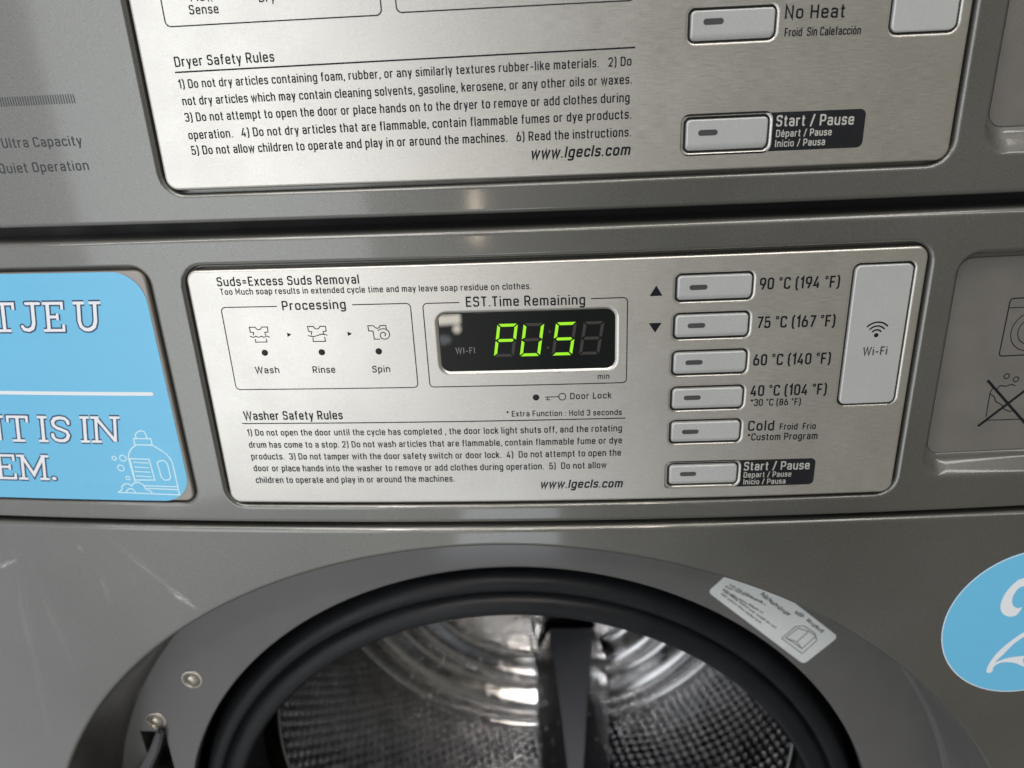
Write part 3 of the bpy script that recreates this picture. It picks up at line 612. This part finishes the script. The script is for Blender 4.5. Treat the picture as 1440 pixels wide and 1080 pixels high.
frame(R['W_box1'], (P['box1gap'][0][0], P['box1gap'][1][0]), panel_w)
frame(R['W_box2'], (P['box2gap'][0][0], P['box2gap'][1][0]), panel_w)
for nm, zt in (('D_box1', 150.0), ('D_box2', 150.0)):
    q = R[nm]; bm = bmesh.new(); stroke(bm, rr(q[0], q[1], q[2], zt, 2.2), 0.5, Y0, closed=True); finish(bm, 'printed_frame', M['ink'], panel_d, smooth=False)
# indicator lamps
for p in P['dots']:
    bm = sheet([(circle(*p, 1.25, 24), -0.25), (circle(*p, 1.5, 24), -0.15), (circle(*p, 1.62, 24), 0.2)], [], y=-0.5, step=0)
    finish(bm, 'indicator_lamp', M['badge'], panel_w)
# shirt pictograms
def shirt(c, kind):
    bm = bmesh.new(); x, z = c; w = 0.42; y = Y0
    def tr(l): return [(x + a, z + b2) for a, b2 in l]
    if kind == 0:
        stroke(bm, tr([(-3.0, -0.2), (-2.6, 1.0), (-4.2, 1.2), (-4.3, 3.6), (-1.6, 3.6), (-0.9, 2.6), (0, 2.3), (0.9, 2.6), (1.7, 3.6), (4.4, 3.6), (4.3, 1.2), (2.7, 1.0), (2.9, -0.4)]), w, y)
        wave = [(-4.6 + 9.2 * i / 40, -0.75 - 0.55 * abs(math.sin(math.pi * 3.5 * i / 40))) for i in range(41)]
        stroke(bm, tr([(a, b2) for a, b2 in wave]), w, y - 0.004); stroke(bm, tr([(-2.4, -2.3), (-2.5, -3.7), (3.0, -3.7), (2.9, -2.3)]), w, y)
    elif kind == 1:
        stroke(bm, tr([(-3.0, -0.4), (-2.6, 1.0), (-4.0, 1.2), (-4.3, 3.6), (-1.6, 3.6), (-0.9, 2.6), (0, 2.3), (0.9, 2.6), (1.7, 3.6), (4.2, 3.6), (4.2, 1.2), (2.7, 1.0), (2.9, -0.2)]), w, y)
        stroke(bm, tr([(-4.5 + 9 * i / 24, -0.75 - 0.5 * math.sin(2 * math.pi * i / 24)) for i in range(25)]), w, y - 0.004); stroke(bm, tr([(-2.4, -1.9), (-2.6, -3.7), (3.3, -3.7), (3.1, -1.7)]), w, y)
    else:
        stroke(bm, tr([(0.6, -2.9), (-2.0, -2.9), (-2.2, 1.0), (-4.2, 1.2), (-4.3, 3.6), (-1.8, 3.6), (-0.9, 2.6), (0, 2.3), (0.8, 2.6), (1.5, 3.6), (4.0, 3.6), (4.2, 1.6)]), w, y)
        sp = [(2.7 + (0.5 + 2.9 * t) * math.cos(-0.9 + 9.6 * t), -0.9 + (0.5 + 2.7 * t) * math.sin(-0.9 + 9.6 * t)) for t in [i / 40 for i in range(41)]]
        stroke(bm, tr(sp), w, y - 0.004)
    finish(bm, 'shirt_pictogram', M['ink'], panel_w, smooth=False)
for i, c in enumerate(P['shirts']): shirt(c, i)
def arrow(pts): bm = bmesh.new(); poly(bm, pts, Y0); finish(bm, 'arrow_symbol', M['ink'], panel_w, smooth=False)
for x, z in P['arrows']: arrow([(x - 0.95, z - 1.05), (x + 1.05, z), (x - 0.95, z + 1.05)])
(x, z), (x2, z2) = P['tri']
arrow([(x - 2.85, z - 2.3), (x + 2.85, z - 2.3), (x, z + 2.4)]); arrow([(x2 - 2.85, z2 + 2.2), (x2 + 2.85, z2 + 2.2), (x2, z2 - 2.3)])
bm = bmesh.new(); (x, z), (xs, zs), (xe, ze) = P['key']
stroke(bm, circle(x, z, 1.65, 24), 0.42, Y0, closed=True); stroke(bm, [(x - 1.7, z), (xe, z)], 0.42, Y0 - 0.004)
stroke(bm, [(xe + 1.0, z), (xe + 1.0, z - 1.3)], 0.42, Y0 - 0.008); stroke(bm, [(xe + 0.2, z - 1.35), (xe + 2.0, z - 1.35)], 0.42, Y0 - 0.012)
finish(bm, 'key_symbol', M['ink'], panel_w, smooth=False)
def badge(q, parent, hole):
    bm = sheet([(rr(*q, 2.4), 0.0)], [[(rr(*hole, 2.2, -1.25), 0.0)]], y=Y0)
    return finish(bm, 'start_badge', M['badge'], parent, smooth=False)
badge(R['W_black'], panel_w, R['W_b6']); letters('start_lettering', T['W_start'], M['silver_ink'], panel_w, Y0 - 0.05)
badge(R['D_black'], panel_d, R['D_b2']); letters('start_lettering', T['D_start'], M['silver_ink'], panel_d, Y0 - 0.05)
# wireless key print
YK = -0.5 - 0.35 - 0.05
letters('wireless_lettering', T['W_wifi'], M['ink_soft'], wifi_key, YK)
bm = bmesh.new(); (x, z), _ = P['wifi']
poly(bm, circle(x, z, 1.0, 20), YK)
for r_ in (2.5, 4.3, 6.1):
    stroke(bm, [(x + r_ * math.sin(a), z + r_ * math.cos(a)) for a in [math.radians(-47 + 94 * i / 16) for i in range(17)]], 0.72, YK)
finish(bm, 'wireless_symbol', M['ink'], wifi_key, smooth=False)

# ---- printing on the dryer
each(['cycle_lettering'], T['D_cycle'], panel_d); each(['heat_heading', 'heat_translation'], T['D_noheat'], panel_d)
for g, nm in (('D_title', 'rules_heading'), ('D_rules', 'rules_lettering'), ('D_url', 'web_address')):
    letters(nm, T[g], M['ink'], panel_d, Y0)
letters('feature_lettering', T['D_fascia'], M['ink_soft'], fascia_d, -0.06)
bm = bmesh.new(); (xa, za), (xb, zb), (xc, zc), _ = P['ticks']
for i in range(52):
    x = xa - i * 1.165; stroke(bm, [(x, za), (x, za - 3.75)], 0.42, -0.06, cap=False)
finish(bm, 'tick_scale', M['ink_soft'], fascia_d, smooth=False)

# ---- drawer with the blue sign
bm = sheet(edge_out(DRW, 1.0, 6), [], y=-0.3); finish(bm, 'dispenser_drawer', M['drawer'], washer, sharp=50)
YS = -0.3 - 0.22
STK = (-329.0, -186.0, -120.3, 0.0, 15.0)
bm = sheet([(rr(*STK, 0, 14), 0.0), (rr(*STK, 0, 14), 0.16)], [], y=YS)
sign = finish(bm, 'blue_sign', M['blue'], washer, smooth=False)
sign['label'] = 'blue vinyl sign with white serif words and a detergent bottle'
def slab(ch, xa, xb, zb, h=14.7, sw=1.75, sf=1.4):
    """strokes of a slab-serif capital between xa and xb (measured at cap height), baseline zb"""
    w = xb - xa; L = []
    def s_(pts, t): L.append(([(xa + p, zb + q2) for p, q2 in pts], t))
    ft = sf / 2
    def foot(x, half, z): s_([(x - half, z), (x + half, z)], sf)
    top = h - ft
    if ch == 'I': s_([(w / 2, ft), (w / 2, top)], sw); foot(w / 2, w / 2, ft); foot(w / 2, w / 2, top)
    elif ch == 'T':
        s_([(w / 2, ft), (w / 2, top)], sw); foot(w / 2, w * .28, ft); s_([(0.9, top - 3.0), (0.9, top), (w - 0.9, top), (w - 0.9, top - 3.0)], sf)
    elif ch == 'J':
        s_([(w - 4.2, top), (w - 4.2, 4.2), (w - 5.0, 1.9), (w - 7.0, 0.9), (w - 9.3, 1.3), (w - 10.2, 2.6)], sw); foot(w - 4.2, 3.4, top)
    elif ch == 'E':
        s_([(3.2, ft), (3.2, top)], sw); s_([(0.6, top), (w - 0.9, top), (w - 0.9, top - 3.0)], sf); s_([(0.6, ft), (w - 0.5, ft), (w - 0.5, 3.6)], sf); s_([(3.2, h / 2), (w - 3.4, h / 2)], sf)
        s_([(w - 3.4, h / 2 - 1.6), (w - 3.4, h / 2 + 1.6)], sf * .9)
    elif ch == 'U':
        s_([(3.0, top), (3.0, 5.0), (3.8, 2.4), (5.6, 1.1), (w / 2, 0.9), (w - 5.6, 1.1), (w - 3.8, 2.4), (w - 3.0, 5.0), (w - 3.0, top)], sw); foot(3.0, 2.9, top); foot(w - 3.0, 2.9, top)
    elif ch == 'N':
        s_([(3.0, ft), (3.0, top), ], sw * .9); s_([(3.0, top), (w - 3.0, 0.9)], sw); s_([(w - 3.0, 0.9), (w - 3.0, top)], sw * .9); foot(3.0, 2.7, ft); foot(2.4, 2.2, top); foot(w - 3.0, 2.7, top)
    elif ch == 'M':
        s_([(3.0, ft), (3.0, top)], sw * .9); s_([(3.0, top), (w / 2, 3.2), (w - 3.0, top)], sw); s_([(w - 3.0, ft), (w - 3.0, top)], sw * .9)
        foot(3.0, 2.6, ft); foot(w - 3.0, 2.6, ft); foot(2.2, 2.2, top); foot(w - 2.2, 2.2, top)
    elif ch == 'S':
        c = [(w - 0.9, 10.6), (w - 1.0, 11.8), (w - 2.6, 13.3), (w / 2, 13.8), (2.6, 13.2), (1.3, 11.4), (1.7, 9.4), (3.6, 8.0), (w / 2 + .6, 7.2), (w - 2.0, 6.0), (w - 1.1, 4.2), (w - 1.8, 2.2), (w - 3.6, 1.0), (w / 2 - .6, 0.9), (2.4, 1.5), (1.0, 3.0), (0.9, 4.4)]
        s_(c, sw)
    elif ch == '.': s_([(w / 2 - .35, 1.1), (w / 2 + .35, 1.1)], 1.9)
    return L
rows = [(-28.35, [('T', -265.6, -253.1), ('J', -250.4, -239.6), ('E', -239.3, -227.9), ('U', -223.2, -209.0)]),
        (-87.2, [('N', -294.0, -277.6), ('T', -276.3, -263.8), ('I', -258.8, -253.6), ('S', -251.8, -241.2), ('I', -235.6, -230.6), ('N', -229.9, -213.8)]),
        (-109.3, [('E', -290.4, -278.2), ('M', -277.1, -259.0), ('.', -258.0, -255.4)])]
kk = 0
for zb, row in rows:
    for ch, xa, xb in row:                                       # every white letter with its own navy outline
        bw = bmesh.new(); bn = bmesh.new()
        for pts, t in slab(ch, xa, xb, zb):
            q2 = [(x + (z - zb - 14.7) * 0.205, z) for x, z in pts]; kk += 1
            stroke(bn, q2, t + 1.5, YS - 0.03 - 0.0006 * kk, cap=(ch in 'S.J')); stroke(bw, q2, t, YS - 0.09 - 0.0006 * kk, cap=(ch in 'S.J'))
        finish(bn, 'letter_outline', M['navy'], sign, smooth=False); finish(bw, 'sign_letter', M['white'], sign, smooth=False)
bw = bmesh.new(); stroke(bw, [(-300, P['sline'][0][1]), P['sline'][1]], 1.9, YS - 0.09); finish(bw, 'dividing_line', M['white'], sign, smooth=False)
bm = bmesh.new()
for i, l_ in enumerate(P['bottle']):
    cl = i in (1, 4, 9)
    stroke(bm, l_[:-1] if i in (1, 9) else l_, 0.68 if i not in (5, 6, 7, 8) else 0.6, YS - 0.05 - 0.004 * i, closed=cl)
for c, r_ in P['bubbles']: stroke(bm, circle(*c, r_, 20), 0.62, YS - 0.05, closed=True)
finish(bm, 'bottle_pictogram', M['pale_blue'], sign, smooth=False)

# ---- recessed instruction plates at the right
def inst(rect, parent, y=7.05):
    bm = sheet([(rr(*rect, 0.9), 0.0), (rr(*rect, 0.6), 0.3), (rr(*rect, 0.55), 0.9)], [], y=y)
    return finish(bm, 'instruction_plate', M['plate'], parent, sharp=40)
inst_w = inst(RCW, washer); inst_d = inst(RCD, dryer)
YI = 7.05 - 0.06; I = P['w_icon']; bm = bmesh.new()
dxp = -0.6
(xt, zt), (xb, zb) = I['body']; X0 = xb
stroke(bm, rr(X0, X0 + 26, zb, zt, 1.6), 0.55, YI, closed=True); stroke(bm, [(X0, I['line'][0][1]), (X0 + 26, I['line'][0][1])], 0.4, YI - 0.004)
stroke(bm, circle(X0 + 13, (zb + I['line'][0][1]) / 2, 9.6, 40), 0.4, YI, closed=True); stroke(bm, circle(X0 + 13, (zb + I['line'][0][1]) / 2, 6.4, 40), 0.4, YI, closed=True)
finish(bm, 'washer_pictogram', M['ink'], inst_w, smooth=False)
bm = bmesh.new()
stroke(bm, I['x1'], 1.25, YI - 0.02, cap=False); stroke(bm, I['x2'], 1.25, YI - 0.024, cap=False)
stroke(bm, I['bot'], 0.45, YI); stroke(bm, I['side'], 0.45, YI - 0.004); stroke(bm, I['suds'], 0.45, YI - 0.008); stroke(bm, I['in'], 0.45, YI - 0.012)
for c in I['bub']: stroke(bm, circle(*c, 1.25, 18), 0.45, YI - 0.016, closed=True)
finish(bm, 'suds_pictogram', M['ink'], inst_w, smooth=False)

# ---- lower front panel with the door opening
DC = (-28.6, -466.3); DR = 318.8
hole = [(circle(*DC, DR + 3.0 - o, 200), d) for o, d in roll(3.0, 6)]
bm = sheet(edge_out((-374, 374, -1140, -135.9, 3.0), 3.0, 30), [hole], step=10)
front = finish(bm, 'front_panel', M['paint_scuffed_reflections'], washer, sharp=60)
# recess wall
bm = lathe([(DR, 3.0), (DR - 0.6, 6), (313, 40), (309.5, 68), (308.2, 72.5), (306.5, 74)], *DC, n=200, front_bow=2)
build(bm, 'recess_wall', M['ring'], washer, sharp=60)
# flat ring with the hinge pocket cut into it
HG = P['hinge']
hg = HG[:4][::-1] if False else [HG[0], HG[5], HG[4], HG[3], HG[2], HG[1]]
def inset(pts, d):
    cx = sum(p[0] for p in pts) / len(pts); cz = sum(p[1] for p in pts) / len(pts)
    return [(cx + (x - cx) * d, cz + (z - cz) * d) for x, z in pts]
bm = sheet([(circle(*DC, 306.5, 160), 0.0)], [[(circle(*DC, 256.5, 160), 0.0), (circle(*DC, 254.6, 160), 0.6), (circle(*DC, 254, 160), 2.0), (circle(*DC, 254, 160), 9.0)],
            [(inset(hg, 1.03), 0.0), (hg, 0.8), (hg, 28.0), (inset(hg, 0.5), 28.0)]], y=74.0, step=0)
ring = finish(bm, 'door_ring', M['ring'], washer, bend=False, sharp=40)
bm = bmesh.new(); poly(bm, inset(hg, 1.0), 101.0); finish(bm, 'hinge_pocket', M['dark'], ring, bend=False, smooth=False)
# hinge arm: a curved flat bar
arm = [(-285, 72, -345), (-290, 68, -358), (-298, 62, -372), (-309, 56, -388), (-322, 50, -410)]
bm = bmesh.new(); prev = None
for i, (x, y, z) in enumerate(arm):
    w = 2.6 + 1.0 * i
    r4 = [bm.verts.new(p) for p in ((x - w, y - 2, z), (x + w, y - 2, z), (x + w * 1.1, y + 20, z), (x - w * 1.1, y + 20, z))]
    if prev:
        for k in range(4): bm.faces.new((prev[k], r4[k], r4[(k + 1) % 4], prev[(k + 1) % 4]))
    else: bm.faces.new(r4)
    prev = r4
bmesh.ops.recalc_face_normals(bm, faces=bm.faces)
bmesh.ops.bevel(bm, geom=bm.edges[:], offset=1.2, segments=2, affect='EDGES')
finish(bm, 'hinge_arm', M['hinge'], washer, bend=False, sharp=50)
for x, z in P['screws']:
    bm = lathe([(7.6, 0.02), (7.1, -0.6), (6.3, -0.7), (5.5, 0.1), (5.0, 1.6), (4.0, 1.5), (3.8, -0.7), (3.1, -1.5), (2.0, -1.7), (1.9, -0.8), (0.01, -0.7)], 0, 0, n=36)
    for v in bm.verts: v.co.x += x; v.co.z += z; v.co.y += 73.9
    build(bm, 'screw', M['chrome'], ring, sharp=40)

# ---- paper label on the ring, partly behind the panel edge
lb = P['label']; B_, C_, D_ = Vector(lb[1]), Vector(lb[2]), Vector(lb[3])
ux = (C_ - B_).normalized(); uz = Vector((-ux.y, ux.x)); LW = (C_ - B_).length; LH = (D_ - C_).dot(uz)
lab_pts = [B_ + ux * (p[0]) + uz * (p[1]) for p in rr(0, LW, 0, LH, 3.2)]
bm = sheet([([(p.x, p.y) for p in lab_pts], 0.0), ([(p.x, p.y) for p in lab_pts], 0.18)], [], y=73.8, step=0)
lab = finish(bm, 'warning_label', M['label'], washer, bend=False, smooth=False)
bm = bmesh.new(); YL = 73.76
def print_row(bm, a, b2, hgt, pitch, wt, gaps=True):             # a row of print too fine to read: word-long runs of upright marks
    a = Vector(a); b2 = Vector(b2); L = (b2 - a).length; d = (b2 - a) / L; up = Vector((-d.y, d.x)); x = 0.0; word = random.uniform(3, 8); k = 0
    while x < L:
        p = a + d * x; h_ = hgt * random.choice((0.72, 0.72, 1.0)); q = p + up * h_; k += 1
        stroke(bm, [(p.x, p.y), (q.x, q.y)], wt, YL - 0.003 * (k % 3), cap=False)
        if random.random() < 0.7:
            m_ = p + up * random.choice((0.0, hgt * .36, hgt * .7)); e_ = m_ + d * pitch * .8; stroke(bm, [(m_.x, m_.y), (e_.x, e_.y)], wt * .8, YL - 0.012, cap=False)
        x += pitch; word -= pitch
        if word < 0 and gaps: x += pitch * .9; word = random.uniform(3, 8)
for l_ in P['lbl_lines']: print_row(bm, l_[0], l_[1], 1.5, 1.0, 0.62)
finish(bm, 'small_print', M['label_ink'], lab, bend=False, smooth=False)
for l_ in P['lbl_bold']:
    bm = bmesh.new(); print_row(bm, l_[0], l_[1], 2.6, 1.7, 1.05, False); finish(bm, 'heading_print', M['label_ink'], lab, bend=False, smooth=False)
bm = bmesh.new()
for k, l_ in enumerate(P['lbl_book']): stroke(bm, l_, 0.6, YL - 0.004 * k)
finish(bm, 'book_pictogram', M['label_ink'], lab, bend=False, smooth=False)

# ---- round number sticker
NC = (250.6, -204.8); NR = 46.4
bm = sheet([(circle(*NC, NR, 96), 0.0), (circle(*NC, NR, 96), 0.2)], [], y=-0.24)
num = finish(bm, 'number_sticker', M['blue'], washer, smooth=False)
num['label'] = 'round sky blue sticker with a large white numeral two'
bm = bmesh.new()
stroke(bm, circle(*NC, NR - 0.25, 96), 0.5, -0.29, closed=True)
def spline(pts, n=6, closed=False):
    out = []; N = len(pts)
    for i in range(N if closed else N - 1):
        p0 = pts[(i - 1) % N] if closed or i > 0 else pts[i]; p1 = pts[i]; p2 = pts[(i + 1) % N]; p3 = pts[(i + 2) % N] if closed or i + 2 < N else p2
        for k in range(n):
            t = k / n
            out.append(tuple(0.5 * (2 * p1[a] + (p2[a] - p0[a]) * t + (2 * p0[a] - 5 * p1[a] + 4 * p2[a] - p3[a]) * t * t + (3 * p1[a] - p0[a] - 3 * p2[a] + p3[a]) * t ** 3) for a in (0, 1)))
    if not closed: out.append(tuple(pts[-1]))
    return out
tt = P['two_top']; tb = P['two_bot']
xr, zr = tt[0]; xl, zl = tt[-1]
outer_ = [tuple(p) for p in tt]                                  # hook on the left, running out to the right
ztop = max(zr, zl) + 1.5
# the full numeral: hook, bowl (mostly out of frame), diagonal and swash foot
up_out = [tt[9], tt[8], tt[7], tt[6], tt[5], tt[4], tt[3], tt[2], tt[1], tt[0], (262, ztop + 3.0), (272, ztop), (278, ztop - 9), (276, ztop - 18), (268, ztop - 27), (258, ztop - 35), tb[4], tb[3], tb[2], tb[1], tb[0]]
up_in = [tb[20] if len(tb) > 20 else tb[-1], tb[19] if len(tb) > 19 else tb[-2], tb[18] if len(tb) > 18 else tb[-3], tb[17] if len(tb) > 17 else tb[-4], tb[16] if len(tb) > 16 else tb[-5]]
def closed_poly(pts, y): poly(bm, spline(pts, 5, True), y)
hook = [tt[0], tt[1], tt[2], tt[3], tt[4], tt[5], tt[6], tt[7], tt[8], tt[9], tt[10], tt[11], tt[12], tt[13], tt[14], (262, tt[14][1] + 2.0), (268, tt[14][1] - 1), (270.5, tt[14][1] - 9), (268, tt[14][1] - 17), (261, tt[14][1] - 25), (254, tt[14][1] - 31),
        tb[4], tb[3], tb[2], tb[1], tb[0], tb[16], tb[15], tb[14], tb[13], tb[12], tb[11], (266, tb[11][1] - 2.5), (275, tb[11][1] + 1.5), (280, tb[11][1] + 9), (281.5, tb[11][1] + 9), (280, tb[10][1] - 1), (272, tb[10][1] - 4), (262, tb[10][1] + 0.2), tb[10], tb[9], tb[8], tb[7], tb[6], tb[5],
        (259, tb[4][1] + 6), (268, tt[14][1] - 25), (276, tt[14][1] - 16), (278.5, tt[14][1] - 8), (276, tt[0][1] + 0.5), (268, tt[0][1] + 3.5), (261, tt[0][1] + 2.5)]
poly(bm, spline(hook, 4, True), -0.32)
finish(bm, 'numeral', M['white'], num, smooth=False)

# ---- door gasket
GC = (-28.8, -466.3)
prof = [(254.5, 110), (252.5, 104), (249, 92), (246.5, 82), (244.3, 77.2), (240.5, 75.2), (236, 75.0), (234.2, 76.0), (233.4, 79.0), (232.4, 79.2), (231.4, 75.5), (229, 73.2), (225, 72.0), (221, 71.6), (218.8, 72.4), (217.3, 75), (217, 80), (217.5, 95), (220, 120), (226, 150), (232, 165)]
bm = lathe(prof, *GC, n=200); build(bm, 'door_gasket', M['rubber'], washer, sharp=70)
# ---- drum
AX = (-24.5, -466.0)
prof = [(236, 176), (228, 172.5), (224.5, 171.5), (223, 173), (224.5, 176.5), (232, 180), (262, 192), (276, 205), (280, 222), (280, 240), (280, 300), (280, 360), (280, 420), (280, 452)]
bm = lathe(prof[:9], *AX, n=180); lip = None
drum_lip = build(bm, 'drum_mouth', M['drum_smooth'], washer, sharp=80)
# perforated shell: rows of pressed dimples, each with a drain hole, are modelled into the lower half that can be seen
def dimple(u, v, p=12.0, r=4.4, hgt=1.7):
    u, v = u * 0.966 - v * 0.259, u * 0.259 + v * 0.966
    row = round(v / (p * 0.866)); best = 9e9
    for rw in (row - 1, row, row + 1):
        off = 0.5 * p if rw % 2 else 0.0
        cu = round((u - off) / p) * p + off; best = min(best, math.hypot(u - cu, v - rw * p * 0.866))
    if best > r: return 0.0, best
    return hgt * (1 - (best / r) ** 2) * (0.6 + 0.7 * math.sin(row * 12.9 + round(u / p) * 78.2) ** 2), best
DR0 = 280.0
bm = bmesh.new(); rows = []; nv = 196; nu = 820; A0, A1 = math.radians(188), math.radians(352)
vals = []; tint = []
for j in range(nv + 1):
    y = 222 + (456 - 222) * j / nv; row = []
    for i in range(nu + 1):
        a = A0 + (A1 - A0) * i / nu; h_, d_ = dimple(a * DR0, y); R_ = DR0 - h_
        row.append(bm.verts.new((AX[0] + R_ * math.cos(a), y, AX[1] + R_ * math.sin(a)))); tint.append(d_)
    rows.append(row)
for j in range(nv):
    for i in range(nu): 
        f = bm.faces.new((rows[j][i], rows[j][i + 1], rows[j + 1][i + 1], rows[j + 1][i]))
        if max(tint[j * (nu + 1) + i], tint[j * (nu + 1) + i + 1], tint[(j + 1) * (nu + 1) + i]) < 1.7: f.material_index = 1
c0 = [r_[0] for r_ in (rows[0], rows[-1])]; prevc = None
nc = 70
up = [[bm.verts.new((AX[0] + DR0 * math.cos(A1 + (2 * math.pi - A1 + A0) * i / nc), y, AX[1] + DR0 * math.sin(A1 + (2 * math.pi - A1 + A0) * i / nc))) for i in range(nc + 1)] for y in (222, 456)]
for i in range(nc): bm.faces.new((up[0][i], up[0][i + 1], up[1][i + 1], up[1][i]))
drum = build(bm, 'drum', [M['drum'], M['dark']], washer)
prof = [(280, 456), (279, 461), (276, 464.5), (270, 466)]
for rc, hw_ in ((240, 28), (186, 24)):                                          # two broad rounded pressings
    prof += [(rc + hw_ * (1 - i / 6.0), 466 - 20 * math.sin(math.pi * i / 12) ** 1.3) for i in range(13)]
prof += [(158, 466), (153, 463), (149, 460), (146, 459)]
bm = lathe(prof, *AX, n=180); build(bm, 'drum_back', M['drum_smooth'], drum, sharp=80)
bm = lathe([(146, 459)] + [(146 - 9 * i, 458.5) for i in range(1, 16)] + [(0.5, 458.5)], *AX, n=120)
uvl = bm.loops.layers.uv.verify()
for f in bm.faces:
    for lp in f.loops: lp[uvl].uv = (lp.vert.co.x, lp.vert.co.z)
build(bm, 'drum_centre', M['drum'], drum, sharp=80)
# lifter: a tall tapered fin standing on the drum floor, its ridge falling towards the mouth
def lifter(cx):
    bm = bmesh.new(); rows = []
    for y, hw, top, rw in ((449, 44, -568, 27), (430, 43, -571, 26), (360, 39, -604, 17), (300, 36, -636, 10), (240, 32, -672, 5), (212, 27, -707, 3.5)):
        zb = AX[1] - math.sqrt(280 ** 2 - (abs(cx - AX[0]) + 10) ** 2) - 6
        rows.append([bm.verts.new(p) for p in ((cx - hw - 5, y, zb), (cx - hw, y, top - 40), (cx - rw - 4, y, top - 9), (cx - rw, y, top), (cx + rw, y, top), (cx + rw + 4, y, top - 9), (cx + hw, y, top - 40), (cx + hw + 5, y, zb))])
    for a, b2 in zip(rows[:-1], rows[1:]):
        for k in range(7):
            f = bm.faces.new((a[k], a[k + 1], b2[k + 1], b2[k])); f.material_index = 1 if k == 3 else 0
    bm.faces.new(rows[0]); bm.faces.new(rows[-1])
    bmesh.ops.recalc_face_normals(bm, faces=bm.faces)
    bmesh.ops.bevel(bm, geom=[e_ for e_ in bm.edges if e_.calc_face_angle(0) > 0.3], offset=1.2, segments=2, affect='EDGES')
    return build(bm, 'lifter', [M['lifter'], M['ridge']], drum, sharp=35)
lifter(16)

for (xa, za), (xb, zb) in [[(-35.8, -574.6), (-21.4, -670.4)], [(46.4, -564.2), (60.0, -670.6)]]:                                   # steel flanges either side of the lifter
    bm = bmesh.new(); d = Vector((xb - xa, 0, zb - za)).normalized(); sd = Vector((d.z, 0, -d.x))
    rings = []
    for t in range(9):
        c = Vector((xa, 444, za)).lerp(Vector((xb, 428, zb)), t / 8); r_ = 3.4 * (0.7 + 0.3 * t / 8)
        rings.append([bm.verts.new(c + sd * (r_ * math.cos(q * math.pi / 5)) + Vector((0, r_ * math.sin(q * math.pi / 5), 0))) for q in range(10)])
    for r0, r1 in zip(rings[:-1], rings[1:]):
        for q in range(10): bm.faces.new((r0[q], r0[(q + 1) % 10], r1[(q + 1) % 10], r1[q]))
    bm.faces.new(rings[0]); bm.faces.new(rings[-1]); bmesh.ops.recalc_face_normals(bm, faces=bm.faces)
    build(bm, 'lifter_flange', M['drum_smooth'], drum, sharp=40)
